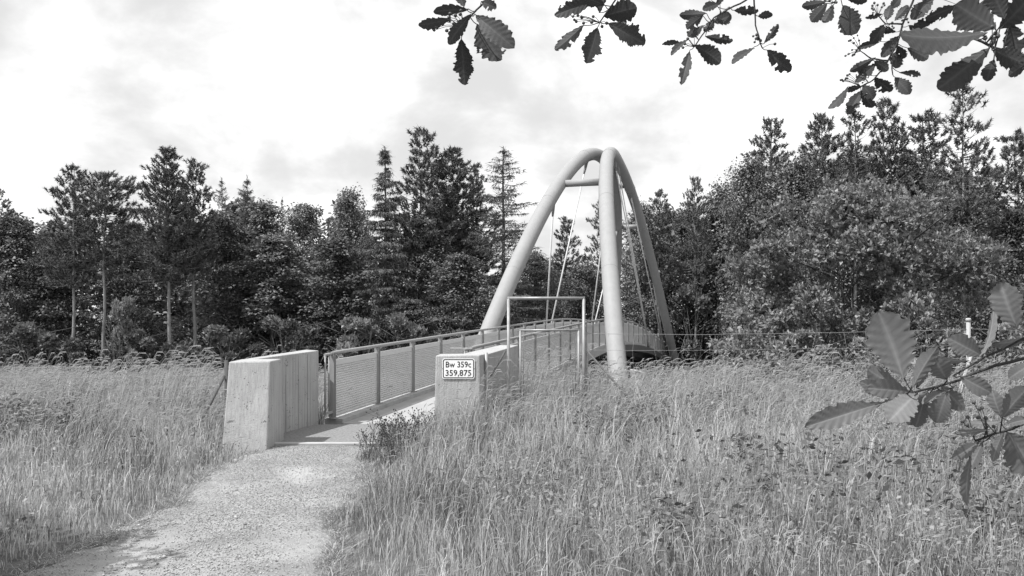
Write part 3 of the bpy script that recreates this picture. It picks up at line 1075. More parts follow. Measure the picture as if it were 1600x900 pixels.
def make_spruce(seed, H, R, mat, whorls=34, hang=0.34, per=5, cb=0.08, up=0.0, nbr=6, wid=0.05, r0=0.15, expo=0.8):
    rng = np.random.default_rng(seed)
    Cs, Ds, T, limbs = [], [], [], []
    for w in range(whorls):
        u = w / (whorls - 1)
        zw = H * (cb + (0.98 - cb) * u)
        rad0 = R * (1 - u) ** expo + 0.10
        a0 = rng.random() * 6.28
        nb = nbr if u < .75 else 5
        u0 = u
        for b_ in range(nb):
            az = a0 + b_ * 6.283 / nb + rng.normal() * 0.3
            u = min(1.0, max(0.0, u0 + rng.uniform(-.5, .5) * 0.075)); z = H * (cb + (0.98 - cb) * u); rad0 = R * (1 - u) ** expo + 0.10
            rad = rad0 * (0.35 + 0.85 * rng.random())
            o_ = np.array([math.cos(az), math.sin(az), 0]); s_ = np.array([-o_[1], o_[0], 0])
            zend = z + rad * (-0.42 * (1 - u) + 0.25 * u + up)
            a = np.array([0, 0, z]); end = np.array([o_[0] * rad, o_[1] * rad, zend])
            limbs.append((z, end, 0.012 + 0.02 * rad / R))
            npt = max(4, int(rad / 0.11))
            for k_ in range(npt):
                f = 0.2 + 0.8 * (k_ + rng.random()) / npt
                c = a + (end - a) * f + np.array([0, 0, 0.22 * rad * (f * f - f) * 0.6])
                n_ = per
                lat = rng.normal(size=n_)[:, None] * s_ * (0.08 + 0.22 * rad * (1.05 - f))
                C_ = c + lat
                D_ = np.array([0, 0, -0.75 + 2 * up]) + o_ * 0.35 + rng.normal(size=(n_, 3)) * 0.42
                Cs.append(C_); Ds.append(D_); T.append(np.clip(0.45 + 0.22 * rng.normal(size=n_), 0, 1))
    C_ = np.stack([np.zeros(40), np.zeros(40), H * (0.93 + 0.075 * rng.random(40))], 1); Cs.append(C_)
    Ds.append(np.array([0, 0, .5]) + rng.normal(size=(40, 3)) * .5); T.append(np.full(40, .4))
    C_, D_, T_ = map(np.concatenate, (Cs, Ds, T))
    V_, Ft, t_ = spikes(C_, D_, hang * (0.6 + 0.7 * rng.random(len(C_))), wid, T_, rng)
    tr, _ = trunk_mesh(H, r0, limbs, rng, M['bark'], bend=0.08)
    return tr, mesh_np('crown', V_, Ft, M[mat], t_)


def make_rosette(seed, H, R, n, leafL, mat, cb=0.1, per=7, stems=7, shell=0.55, zpow=1.0):
    """bush or small tree with rosettes of upright leaves"""
    rng = np.random.default_rng(seed)
    # boughs first, then leaf rosettes gathered round the boughs
    nbg = max(9, int(n / 95))
    ub = rng.random(nbg) ** 0.9; tb = np.arange(nbg) * 2.39996 + rng.normal(size=nbg) * .3
    pb = np.sqrt(np.clip(1 - (np.maximum(ub - 0.3, 0) / 0.7) ** 1.7, 0, 1)) * (0.66 + 0.34 * np.minimum(1, ub / 0.3))
    rb_ = R * pb * (shell + (1 - shell) * rng.random(nbg) ** 0.6) * (0.80 + 0.36 * rng.random(nbg)) * (1 + .12 * np.sin(2 * tb + 1))
    zb_ = H * (cb + (0.94 - cb) * ub) * (0.88 + 0.16 * rng.random(nbg))
    BC = np.stack([rb_ * np.cos(tb), rb_ * np.sin(tb), zb_], 1)
    br_ = (0.085 + 0.075 * rng.random(nbg)) * (R + H) / 2
    which = rng.integers(0, nbg, n)
    g_ = unit(rng.normal(size=(n, 3))) * (rng.random(n) ** 0.45)[:, None]
    P = BC[which] + g_ * br_[which][:, None] * np.array([1.15, 1.15, 0.75])
    P[:, 2] = np.maximum(P[:, 2], 0.08)
    th = np.arctan2(g_[:, 1] * .6 + np.sin(tb[which]) * .5, g_[:, 0] * .6 + np.cos(tb[which]) * .5); u = np.clip(P[:, 2] / H, 0, 1) + g_[:, 2] * .4
    btone = rng.normal(size=nbg) * 0.10
    ax = unit(np.stack([np.cos(th) * 0.6, np.sin(th) * 0.6, 0.35 + u], 1) + rng.normal(size=(n, 3)) * 0.3)
    C_ = np.repeat(P, per, 0); A = np.repeat(ax, per, 0)
    D_ = A * 0.7 + rng.normal(size=C_.shape) * 0.6
    N_ = A + np.array([0, 0, .6]) + rng.normal(size=C_.shape) * 0.5
    L_ = leafL * (0.65 + 0.6 * rng.random(len(C_)))
    base = np.clip(0.42 + 0.13 * rng.normal(size=n) + btone[which], 0, 1)
    T_ = np.clip(np.repeat(base, per) + 0.12 * rng.normal(size=len(C_)), 0, 1)
    V_, Fq, t_ = rhombs(C_, D_, N_, L_, L_ * 0.5, T_, rng, 0.12)
    mb_ = MB()
    for k_ in range(stems):
        a = k_ * 6.283 / stems + rng.normal() * .3
        rad = R * (0.2 + 0.45 * rng.random())
        e = Vector((rad * math.cos(a), rad * math.sin(a), H * (0.55 + 0.35 * rng.random())))
        s_ = Vector((0.1 * math.cos(a), 0.1 * math.sin(a), -0.3))
        mb_.tube([s_, s_.lerp(e, 0.4) + Vector((0, 0, H * 0.08)), e], [0.012 + 0.008 * H, 0.008 + 0.004 * H, 0.005], 6)
        for q_ in range(5):
            f = 0.35 + 0.13 * q_
            b_ = s_.lerp(e, f) + Vector((0, 0, H * 0.06))
            e2 = b_ + Vector((rng.normal() * R * .3, rng.normal() * R * .3, H * 0.16))
            mb_.tube([b_, e2], [0.006 + 0.003 * H, 0.004], 4)
    return mb_.mesh('trunk', M['bark']), mesh_np('crown', V_, Fq, M[mat], t_)


PROT = {
    'broad1': (make_broadleaf(1, 10, 3.6, nb=86, per=66, spr=0.78, flat=0.15, droop=.35), 10, 3.6),
    'broad2': (make_broadleaf(2, 10, 3.2, cb=0.06, nb=84, per=66, spr=0.78, droop=0.45, flat=0.13), 10, 3.2),
    'broad3': (make_broadleaf(3, 10, 4.0, cb=0.04, nb=84, per=80, spr=0.9, droop=0.2, flat=0.13), 10, 4.0),
    'oak1': (make_broadleaf(4, 10, 3.8, cb=0.03, nb=95, droop=0.1, flat=0.22, spr=0.75, per=70, leafL=0.19, rise=.35), 10, 3.8),
    'oak2': (make_broadleaf(5, 10, 3.2, cb=0.03, nb=88, droop=0.1, flat=0.22, spr=0.7, per=70, leafL=0.19, rise=.4), 10, 3.2),
    'pine1': (make_pine(11, 15, 2.6, cb=0.42, whorls=17), 15, 2.6),
    'pine2': (make_pine(12, 15, 2.3, cb=0.52, whorls=13, flat_top=True, one_side=0.25), 15, 2.3),
    'pine3': (make_pine(13, 15, 2.7, cb=0.42, whorls=19, nbr=7, dens=1.15), 15, 2.7),
    'pine4': (make_pine(14, 15, 2.0, cb=0.48, whorls=14), 15, 2.0),
    'pine5': (make_pine(15, 15, 2.6, cb=0.45, whorls=15, nbr=5, dens=0.9), 15, 2.6),
    'spruce1': (make_spruce(21, 15, 2.6, 'pineneedle', per=9, whorls=38), 15, 2.6),
    'larch1': (make_spruce(22, 15, 2.2, 'larchneedle', whorls=44, hang=0.24, per=6, up=0.16, nbr=6, wid=0.036, expo=0.5), 15, 2.2),
    'larch2': (make_spruce(23, 15, 2.2, 'larchneedle', whorls=42, hang=0.24, per=8, up=0.18, nbr=7, wid=0.04, expo=0.5), 15, 2.2),
    'whitebeam': (make_rosette(31, 6.4, 3.9, 9500, 0.135, 'shrubleaf', cb=0.05, stems=13, shell=0.4), 6.4, 3.9),
    'shrub1': (make_rosette(32, 1.6, 0.85, 620, 0.11, 'lightshrub', cb=0.05, stems=9, shell=0.3), 1.6, 0.85),
    'shrub3': (make_rosette(34, 3.0, 2.0, 900, 0.17, 'broad', cb=0.05, stems=9, shell=0.3), 3.0, 2.0),
    'shrub2': (make_rosette(33, 1.6, 0.7, 520, 0.10, 'lightshrub', cb=0.05, stems=7, shell=0.25), 1.6, 0.7),
}
trr = random.Random(77)
KN = {'broad': ('broadleaf_tree', 'tree'), 'oak': ('broadleaf_tree', 'tree'), 'pine': ('pine_tree', 'tree'), 'spruc': ('spruce_tree', 'tree'),
      'larch': ('larch_tree', 'tree'), 'whitebeam': ('whitebeam_tree', 'tree'), 'shrub': ('shrub', 'shrub')}


def tree(kind, px, top, Y, wpx, label, group, rz=None, gz=None, lean=0.0):
    (tr, cr), H, R = PROT[kind]
    base = kind.rstrip('0123456789')
    nm, cat = KN.get(base, KN.get('spruc') if base == 'spruce' else KN.get(base))
    x = (px - 800) / F * Y
    g = float(ground_h(x, Y)) if gz is None else gz
    z = EYE - (top - HZ) / F * Y
    sz = (z - g) / H
    sx = wpx / F * Y / (2 * R)
    t_ = empty(nm, (x, Y, g), label, cat, group, trr.random() * 6.28 if rz is None else rz, (sx, sx, sz))
    t_.rotation_euler[1] = lean
    for n_, me in (('trunk', tr), ('crown', cr)):
        c = bpy.data.objects.new(n_, me); col.objects.link(c); c.parent = t_
    return t_


GF = 'trees of the wood beyond the bridge'
for a in (
    ('pine1', -8, 296, 56, 95, 'pine half cut off by the left edge of the picture'),
    ('pine1', 112, 262, 51.5, 100, 'leftmost pine showing a pale bare trunk'),
    ('pine2', 163, 277, 51.2, 96, 'flat topped pine with a thin bare trunk, second from left'),
    ('pine3', 263, 236, 51, 125, 'largest pine on the left, dense dark crown over a pale trunk'),
    ('pine4', 304, 250, 53, 82, 'slender pine standing close behind the largest left pine'),
    ('larch1', 346, 278, 59, 60, 'wispy pale larch right of the largest left pine'),
    ('larch2', 386, 277, 60, 75, 'round topped larch between the left pines and the oak mass'),
    ('larch1', 441, 308, 62, 32, 'small thin spire rising over the trees above the concrete wall'),
    ('broad1', 25, 340, 56, 150, 'leafy tree at the left edge behind the tall grass'),
    ('broad2', 92, 372, 56.5, 140, 'leafy tree under the leftmost bare trunk pine'),
    ('broad3', 205, 352, 58, 165, 'leafy tree filling between the flat topped and largest pines'),
    ('broad2', 345, 335, 57, 150, 'leafy tree with drooping sprays below the wispy larch'),
    ('broad1', 412, 318, 60, 150, 'leafy tree below the round topped larch'),
    ('broad3', 475, 325, 58, 150, 'leafy tree above the start of the railing, left of the spruce'),
    ('broad2', 425, 372, 54.5, 165, 'wide leafy tree in front, above the concrete wall'),
    ('broad1', 545, 300, 58, 110, 'leafy tree just left of the drooping spruce'),
    ('spruce1', 601, 229, 54, 150, 'tall spruce with drooping branches left of the arch'),
    ('pine1', 662, 204, 58, 130, 'tallest pine left of the arch, beside the spruce'),
    ('pine3', 706, 236, 59, 140, 'dark pine between the tallest pine and the larch by the arch'),
    ('pine5', 742, 262, 61, 110, 'lower pine just right of the dark pine near the arch'),
    ('larch1', 787, 230, 56, 160, 'airy larch touching the left leg of the arch'),
    ('broad3', 655, 345, 56, 150, 'leafy tree in front of the tallest pine'),
    ('broad2', 525, 375, 54, 160, 'leafy tree above the middle of the left railing'),
    ('broad1', 720, 400, 53, 150, 'leafy tree left of the base of the left arch leg'),
    ('broad2', 640, 470, 51.5, 110, 'low leafy tree just over the left railing'),
    ('pine4', 884, 340, 66, 60, 'small pine seen through the arch opening'),
    ('pine5', 938, 318, 68, 70, 'pine behind the front arch leg'),
    ('oak2', 835, 400, 60, 110, 'leafy tree seen under the left arch tube'),
    ('oak1', 910, 420, 64, 120, 'rounded leafy tree seen between the hangers'),
    ('pine4', 1030, 298, 62, 60, 'small dark pine right of the arch top'),
    ('pine1', 1086, 280, 62, 66, 'pointed pine between the arch and the dark oaks'),
    ('oak2', 1005, 330, 63, 110, 'leafy tree behind the far arch legs'),
    ('oak1', 1078, 335, 67, 130, 'dark leafy tree right of the far arch leg'),
    ('oak2', 1126, 300, 64, 120, 'dark leafy tree below and right of the pointed pine'),
    ('oak1', 1175, 262, 56, 140, 'tall dark oak left of the pine at the right of the gap'),
    ('oak2', 1118, 425, 69, 130, 'low dark leafy tree beside the far bridge end'),
    ('pine1', 1204, 190, 58, 118, 'pine with pointed top standing alone left of the right wood'),
    ('pine3', 1283, 184, 57, 120, 'leftmost pine of the tall right hand row'),
    ('pine5', 1335, 178, 55, 120, 'pine behind the whitebeam, under the hanging leaf cluster'),
    ('pine1', 1387, 158, 56, 118, 'pine with bristly top in the middle of the right row'),
    ('pine4', 1447, 176, 57, 110, 'narrow pine left of the tall layered pine'),
    ('pine5', 1504, 134, 50, 135, 'tallest layered pine on the right with a bare lower trunk'),
    ('pine4', 1588, 207, 52, 110, 'pine cut by the right edge of the picture'),
    ('oak1', 1250, 262, 55, 160, 'leafy tree behind the left side of the whitebeam'),
    ('oak2', 1330, 252, 58, 170, 'leafy tree rising behind the whitebeam top'),
    ('oak1', 1420, 258, 56, 170, 'leafy tree behind the right shoulder of the whitebeam'),
    ('spruce1', 1545, 255, 58, 130, 'dark spruce behind the tall layered pine'),
    ('broad1', 1590, 330, 50, 150, 'leafy tree at the right edge behind the fence post'),
    ('oak2', 1500, 330, 50, 130, 'leafy tree under the tall layered pine'),
):
    tree(*a, GF)
tree('whitebeam', 1335, 278, 24.5, 430, 'broad many stemmed whitebeam bush behind the right fence', None)
for a in (
    ('shrub1', 1122, 560, 19.0, 70, 'low bush beside the foot of the far arch leg'),
    ('shrub2', 1163, 478, 20.0, 95, 'pale upright bush at the left edge of the whitebeam'),
    ('shrub1', 1245, 520, 18.5, 140, 'bush in front of the whitebeam, left half'),
    ('shrub2', 1325, 525, 17.5, 110, 'bush behind the fence left of the big serrated leaf'),
    ('shrub2', 1425, 452, 20.0, 120, 'tall pale sapling bush behind the big serrated leaf'),
    ('shrub1', 1490, 530, 17.0, 130, 'bush left of the pale fence post'),
    ('shrub1', 1575, 505, 17.5, 120, 'bush right of the pale fence post'),
    ('shrub2', 1205, 530, 15.5, 105, 'low leafy bush hugging the fence below the pale upright bush'),
    ('shrub1', 1138, 540, 16.5, 100, 'low leafy bush hugging the fence, first right of the far arch leg'),
    ('shrub2', 1280, 536, 15.4, 115, 'low leafy bush at the fence under the middle of the whitebeam'),
    ('shrub1', 1385, 528, 16.0, 120, 'leafy bush half hidden by the broad serrated leaf'),
    ('shrub3', 60, 500, 49.0, 150, 'leafy thicket under the leafy tree at the left edge'),
    ('shrub3', 345, 505, 49.0, 150, 'leafy thicket just left of the concrete wall top'),
    ('shrub3', 225, 512, 50.0, 110, 'leafy thicket between the flat topped and largest pine trunks'),
    ('shrub3', 450, 490, 49.5, 150, 'leafy thicket above the rear end of the concrete wall'),
    ('shrub3', 640, 485, 48.5, 140, 'leafy thicket above the middle of the left railing'),
    ('shrub3', 1088, 440, 60.5, 130, 'leafy thicket beyond the far arch foot'),
    ('shrub1', 190, 470, 49.5, 80, 'pale sapling under the flat topped pine'),
    ('shrub1', 560, 500, 49.0, 120, 'pale bush rising just over the left railing'),
    ('shrub2', 715, 490, 50.5, 110, 'bush over the railing left of the arch foot'),
    ('shrub2', 1530, 655, 10.5, 90, 'dark low bush in the meadow behind the hanging leaves'),
):
    tree(*a, 'bushes around the meadow and wood edge')

tree('broad1', -900, -330, 4.15, 1000, 'small leafy tree left of the path whose crown shades its near edge', None)

# far wood that closes the view between the single trees
Vs, Fs, Ts, nv = [], [], [], 0
rngw = np.random.default_rng(99)
src = PROT['oak1'][0][1]
co = np.empty(len(src.vertices) * 3, np.float32); src.vertices.foreach_get('co', co); co = co.reshape(-1, 3)
tn = np.empty(len(src.vertices), np.float32); src.attributes['tone'].data.foreach_get('value', tn)
keep = (np.arange(len(co)) // 4) % 6 == 0
co, tn = co[keep], tn[keep]
c4 = co.reshape(-1, 4, 3); ctr = c4.mean(1, keepdims=True)
co = (ctr + (c4 - ctr) * 2.8).reshape(-1, 3)
for X in np.arange(-62, 66, 4.6):
    for (Yb, hs) in ((68, 1.08), (76, 1.2)):
        x, y = X + rngw.normal() * 1.2, Yb + rngw.normal() * 1.5
        a = rngw.random() * 6.28
        px = 800 + F * x / y
        h = hs * (1 + 0.14 * rngw.normal()) * (1.35 if px > 1180 else (1.0 if (px < 815 or px > 1000) else 0.72))
        s = np.array([1.0, 1.0, h])
        P = co * s
        Vs.append(np.stack([P[:, 0] * math.cos(a) - P[:, 1] * math.sin(a) + x, P[:, 0] * math.sin(a) + P[:, 1] * math.cos(a) + y, P[:, 2] - 1.9], 1)); Ts.append(tn)
V_ = np.concatenate(Vs); 
o = link('woodland', mesh_np('woodland', V_, np.arange(len(V_)).reshape(-1, 4), M['broad'], np.concatenate(Ts)))
tag(o, 'dark mass of the far wood behind the nearer trees', 'wood', kind='stuff')

# ------------------------------------------------------------------ grass
rngg = np.random.default_rng(5)


def in_walls(X, Y):
    on_path = (X > path_l(Y) + 0.05) & (X < path_r(Y) - 0.05) & (Y < 11.1)
    slab = (Y > 11.0) & (Y < 13.7) & (X > -3.9 + 0.2 * (Y - 11)) & (X < -1.15 + 0.235 * (Y - 12.3))
    lw = (Y > 10.6) & (Y < 13.9) & (X > -4.05 + 0.05 * (Y - 11)) & (X < -3.2)
    rw = (Y > 12.2) & (Y < 15.1) & (X > -1.25 + 0.3 * (Y - 12.2)) & (X < -0.5 + .236 * (Y - 12.3))
    brd = (Y > 13.4) & (Y < 19) & (X > -3.4 + .2306 * (Y - 13.8)) & (X < -0.85 + .2357 * (Y - 13.8))
    trk = (Y > 15.9) & (Y < 16.95) & (X < -4.2)
    return on_path | slab | lw | rw | brd | trk


def grass_field(n, y0, y1, pw):
    """positions inside the view (with a margin), denser near the camera"""
    u = rngg.random(n)
    Y = (y0 ** pw + u * (y1 ** pw - y0 ** pw)) ** (1 / pw)
    X = (rngg.random(n) * 2 - 1) * (0.74 * Y + 1.2)
    ok = ~in_walls(X, Y)
    return X[ok], Y[ok]


def meadow_h(X, Y):
    left = X < -2.6
    h = np.where(left, 0.22 + 0.24 * smooth(7, 10, Y) + 0.12 * smooth(11.5, 13, Y) + 0.12 * smooth(16.6, 17.6, Y),
                 0.34 + 0.28 * smooth(5.0, 8.0, Y) + 0.10 * smooth(10, 14, Y))
    h = np.where((~left) & (X > 1.2), h * (1 - 0.38 * smooth(14.5, 17, Y)), h)
    dl = np.maximum(path_l(Y) - X, 0); dr = np.maximum(X - path_r(Y), 0)
    edge = np.where(Y < 12, np.where(left, smooth(0.0, 0.9, dl), smooth(0.0, 0.9, dr)), 1)
    h = h * (0.20 + 0.80 * edge)
    h = h * (0.86 + 0.24 * np.sin(X * 1.1 + Y * .6) * np.sin(Y * 0.8 + 1) + 0.16 * np.sin(X * 3.1 + 2 * Y) * np.sin(X * 1.7 - 2.6 * Y))
    return h


def blades(X, Y, h, w, lean, mat_tone, seed):
    r_ = np.random.default_rng(seed); n = len(X)
    Z = ground_h(X, Y) - 0.02
    a = r_.random(n) * math.pi * 2
    wind = np.stack([0.2 + r_.normal(size=n) * 1.05, r_.normal(size=n) * 0.9], 1)
    bx, by = wind[:, 0] * lean * h, wind[:, 1] * lean * h
    fx, fy_ = np.cos(a * 0.5) * w / 2, np.sin(a * .5) * w / 2 * 0.6
    B = np.stack([X, Y, Z], 1)
    side = np.stack([fx, fy_, np.zeros(n)], 1)
    m1 = B + np.stack([bx * 0.22, by * 0.22, h * 0.48], 1)
    m2 = B + np.stack([bx * 0.62, by * 0.62, h * 0.84], 1)
    tip = B + np.stack([bx * 1.25, by * 1.25, h * (1.0 - 0.25 * r_.random(n) * (lean > .3))], 1)
    V_ = np.stack([B - side, B + side, m1 - side * .95, m1 + side * .95, m2 - side * .6, m2 + side * .6, tip], 1).reshape(-1, 3)
    k_ = 7 * np.arange(n)[:, None]
    q_ = np.concatenate([k_ + np.array([0, 1, 3, 2]), k_ + np.array([2, 3, 5, 4])])
    t_ = k_ + np.array([4, 5, 6])
    return V_, q_, t_, np.repeat(mat_tone, 7)


def patch_tone(X, Y, r_):
    p = 0.45 + 0.22 * np.sin(X * 0.9 + 1.3 * np.sin(Y * .7)) * np.sin(Y * 0.9 + .8) + 0.15 * np.sin(X * 2.7 + Y * 1.9)
    return np.clip(p + 0.42 * r_.normal(size=len(X)), 0, 1)


X, Y = grass_field(300000, 3.6, 24, 1.05)
h = meadow_h(X, Y) * (0.4 + 0.85 * rngg.random(len(X)))
w = np.maximum(0.0055, 0.00095 * Y) * (0.5 + 0.9 * rngg.random(len(X)))
cell = (np.floor(X * 3.1 + .4 * np.sin(Y * 5)).astype(int) * 7919 + np.floor(Y * 3.1 + .4 * np.sin(X * 5)).astype(int) * 104729) % 4096
ctab = rngg.random((4096, 2))
h *= 0.62 + 0.62 * ctab[cell, 0]
kp = rngg.random(len(X)) < (0.45 + 0.75 * ctab[cell, 1]) * (1 - 0.4 * smooth(1.0, 4.0, X))
X, Y, h, w = X[kp], Y[kp], h[kp], w[kp]
V_, q_, t_, tn_ = blades(X, Y, h, w, 0.2, patch_tone(X, Y, rngg), 6)
o = link('grass', mesh_np('grass', V_, [q_, t_], M['grass'], tn_))
tag(o, 'long meadow grass on both sides of the gravel path', 'grass', kind='stuff')

# short tufts creeping onto the gravel
n = 2200
Yt = 4.6 + 6.4 * rngg.random(n) ** .9; sd_ = rngg.random(n) < .5
off_ = np.abs(rngg.normal(size=n)) * (0.12 + 0.16 * np.sin(Yt * 2.1 + 3 * sd_) ** 2)
Xt = np.where(sd_, path_l(Yt) + off_ - .1, path_r(Yt) - off_ + .1)
per_ = 12
X = np.repeat(Xt, per_) + rngg.normal(size=n * per_) * .03; Y = np.repeat(Yt, per_) + rngg.normal(size=n * per_) * .03
h = np.repeat(0.03 + 0.07 * rngg.random(n) * np.exp(-off_ * 5), per_) * (0.5 + .8 * rngg.random(n * per_))
V_, q_, t_, tn_ = blades(X, Y, h + .04, np.full(len(X), .006), 1.1, np.clip(.3 + .25 * rngg.normal(size=len(X)), 0, 1), 12)
o = link('edge_grass', mesh_np('edge_grass', V_, [q_, t_], M['grass'], tn_))
tag(o, 'short tufts of grass creeping onto the path edges', 'grass', kind='stuff')

# flowering stems with pale drooping seed heads
X, Y = grass_field(30000, 4.2, 24, 1.6)
h = meadow_h(X, Y) * (1.05 + 0.55 * rngg.random(len(X)))
ok = (h > 0.22) & (rngg.random(len(X)) < np.where(X > -1, 0.6 + 0.4 * smooth(9, 14, Y), 0.35 + .65 * smooth(9, 12, Y)))
X, Y, h = X[ok], Y[ok], h[ok]
n = len(X)
Z = ground_h(X, Y) - 0.02
leanx = h * (0.16 + 0.14 * rngg.normal(size=n)); leany = h * 0.14 * rngg.normal(size=n)
w = np.maximum(0.0022, 0.00034 * Y)
B = np.stack([X, Y, Z], 1)
s_ = np.stack([w / 2, np.zeros(n), np.zeros(n)], 1)
m1 = B + np.stack([leanx * .35, leany * .35, h * .6], 1)
m2 = B + np.stack([leanx, leany, h], 1)
hl = (0.08 + 0.12 * rngg.random(n)) * (0.6 + 0.5 * smooth(6, 14, Y) + 0.5 * smooth(10, 13, Y) * (X < -4))
hd_ = unit(np.stack([0.55 + 0.55 * rngg.random(n) + leanx, leany * 3 + .2 * rngg.normal(size=n), 1.1 - 1.2 * rngg.random(n)], 1))
hw = np.maximum(0.006, 0.00095 * Y) * (0.7 + 0.7 * rngg.random(n))
sd = unit(np.cross(hd_, np.array([0.15, 1.0, 0.1])))
hm = m2 + hd_ * (hl * .42)[:, None]; ht = m2 + hd_ * hl[:, None] + np.array([0, 0, -1.0]) * (hl * .16)[:, None]
sw = sd * hw[:, None] / 2
fw = np.array([0, 1.0, 0]) * hw[:, None] / 2
V_ = np.stack([B - s_, B + s_, m1 - s_, m1 + s_, m2 - s_ * .7, m2 + s_ * .7, m2, hm + sw, ht, hm - sw, hm + fw, hm - fw], 1).reshape(-1, 3)
k_ = 12 * np.arange(n)[:, None]
q_ = np.concatenate([k_ + np.array(i) for i in ([0, 1, 3, 2], [2, 3, 5, 4], [6, 7, 8, 9], [6, 10, 8, 11])])
tn_ = np.repeat(np.clip(0.5 + 0.25 * rngg.normal(size=n), 0, 1), 12)
o = link('seed_grass', mesh_np('seed_grass', V_, q_, M['seedgrass'], tn_))
tag(o, 'pale nodding seed heads standing above the meadow grass', 'grass', kind='stuff')

# tall arching grass with long pale heads, bent over by the wind
n = 5200
X = np.concatenate([-12.5 + 8.2 * rngg.random(n - 2400), -0.6 + 12 * rngg.random(2400)])
Y = np.concatenate([11.6 + 7 * rngg.random(n - 2400), 10.8 + 5.5 * rngg.random(2400)])
kp = ~in_walls(X, Y); X, Y = X[kp], Y[kp]; n = len(X)
H_ = (0.55 + 0.5 * rngg.random(n)) * (1 + 0.38 * np.sin(X * 1.9 + .6) * np.sin(X * .73 + Y * .5) + 0.16 * np.sin(X * 5.3 + Y))
dr_ = unit(np.stack([0.8 + .35 * rngg.normal(size=n), .45 * rngg.normal(size=n)], 1)); bend = H_ * (0.22 + 0.28 * rngg.random(n)); droop_ = 0.05 + 0.16 * rngg.random(n)
Z = ground_h(X, Y) - .02
fr_ = (0, .35, .65, .82, .92, 1.0)
hz = (0, .5, .86, 1.0, 1.0, None)
ws = np.array([1, .9, .8, 2.1, 3.6, .6])
w0 = np.maximum(0.003, 0.00036 * Y)
rows = []
for j, f in enumerate(fr_):
    zj = H_ * hz[j] if hz[j] is not None else H_ * (1 - droop_)
    c = np.stack([X + dr_[:, 0] * bend * f ** 2.2, Y + dr_[:, 1] * bend * f ** 2.2, Z + zj], 1)
    sv = np.stack([-np.full(n, .35), np.zeros(n), np.full(n, .9)], 1) if j > 2 else np.stack([np.ones(n), np.zeros(n), np.zeros(n)], 1)
    rows += [c - sv * (w0 * ws[j] / 2)[:, None], c + sv * (w0 * ws[j] / 2)[:, None]]
V_ = np.stack(rows, 1).reshape(-1, 3)
k_ = 12 * np.arange(n)[:, None]
q_ = np.concatenate([k_ + np.array([2 * j, 2 * j + 1, 2 * j + 3, 2 * j + 2]) for j in range(5)])
o = link('arching_grass', mesh_np('arching_grass', V_, q_, M['seedgrass'], np.repeat(np.clip(.55 + .3 * rngg.normal(size=n), 0, 1), 12)))
tag(o, 'tall arching grass bent to the right by the wind', 'grass', kind='stuff')

# broad herb leaves among the grass
X, Y = grass_field(150000, 4.2, 21, 1.35)
hh0 = meadow_h(X, Y)
keep = ((X > -1.3) & (np.sin(X * 1.3 + .5) + np.sin(Y * 1.1 + X * .6) + 1.5 * smooth(0.5, 4, X) > 0.35 + .8 * rngg.random(len(X)))) | ((X < -3.9) & (rngg.random(len(X)) < .25))
X, Y = X[keep], Y[keep]; n = len(X)
hh = meadow_h(X, Y) * (0.25 + 0.75 * rngg.random(n))
Zb = ground_h(X, Y) + hh
D_ = rngg.normal(size=(n, 3)) * np.array([1, 1, .5]); N_ = np.array([0, 0, 1.0]) + rngg.normal(size=(n, 3)) * .55
L_ = (0.018 + 0.036 * rngg.random(n) ** 1.8) * (1 + 0.03 * Y)
V_, q_, tn_ = rhombs(np.stack([X, Y, Zb], 1), D_, N_, L_, L_ * .6, patch_tone(X, Y, rngg), rngg, .12)
o = link('undergrowth', mesh_np('undergrowth', V_, q_, M['herb'], tn_))
tag(o, 'broad herb leaves scattered through the meadow', 'ground cover', kind='stuff')

# tall leafy herbs along the right fence
n = 1650
X = 2.2 + 12 * rngg.random(n); Y = 13.9 + 5.5 * rngg.random(n)
X[1500:] = -8.4 + 1.6 * rngg.random(150); Y[1500:] = 10.6 + 1.6 * rngg.random(150)
hh = (0.6 + 1.0 * rngg.random(n) ** 1.6) * (0.75 + 0.35 * np.sin(X * 1.9) * np.sin(Y + X))
hh = np.where(800 + F * X / Y < 1105, hh * .45, hh)
hh = np.where((X > 0) & (800 + F * X / Y < 1060), .12, hh)
hh = np.where((X > 0) & (800 + F * X / Y > 1100), hh * 1.18, hh)
per_ = 26
Xc, Yc, Hc = np.repeat(X, per_), np.repeat(Y, per_), np.repeat(hh, per_)
fz = rngg.random(n * per_)
C_ = np.stack([Xc + rngg.normal(size=n * per_) * .09, Yc + rngg.normal(size=n * per_) * .09, ground_h(Xc, Yc) + Hc * (0.15 + .85 * fz)], 1)
D_ = rngg.normal(size=(n * per_, 3)) * np.array([1, 1, .5]) + np.array([0, 0, .2]); N_ = np.array([0, 0, 1.0]) + rngg.normal(size=(n * per_, 3)) * .5
L_ = 0.06 + 0.07 * rngg.random(n * per_)
V_, q_, tn_ = rhombs(C_, D_, N_, L_, L_ * .5, np.clip(np.repeat(.5 + .25 * rngg.normal(size=n), per_) + .15 * rngg.normal(size=n * per_), 0, 1), rngg, .12)
o = link('tall_herbs', mesh_np('tall_herbs', V_, q_, M['herb'], tn_))
tag(o, 'tall leafy herbs growing along the wire fences', 'ground cover', kind='stuff')

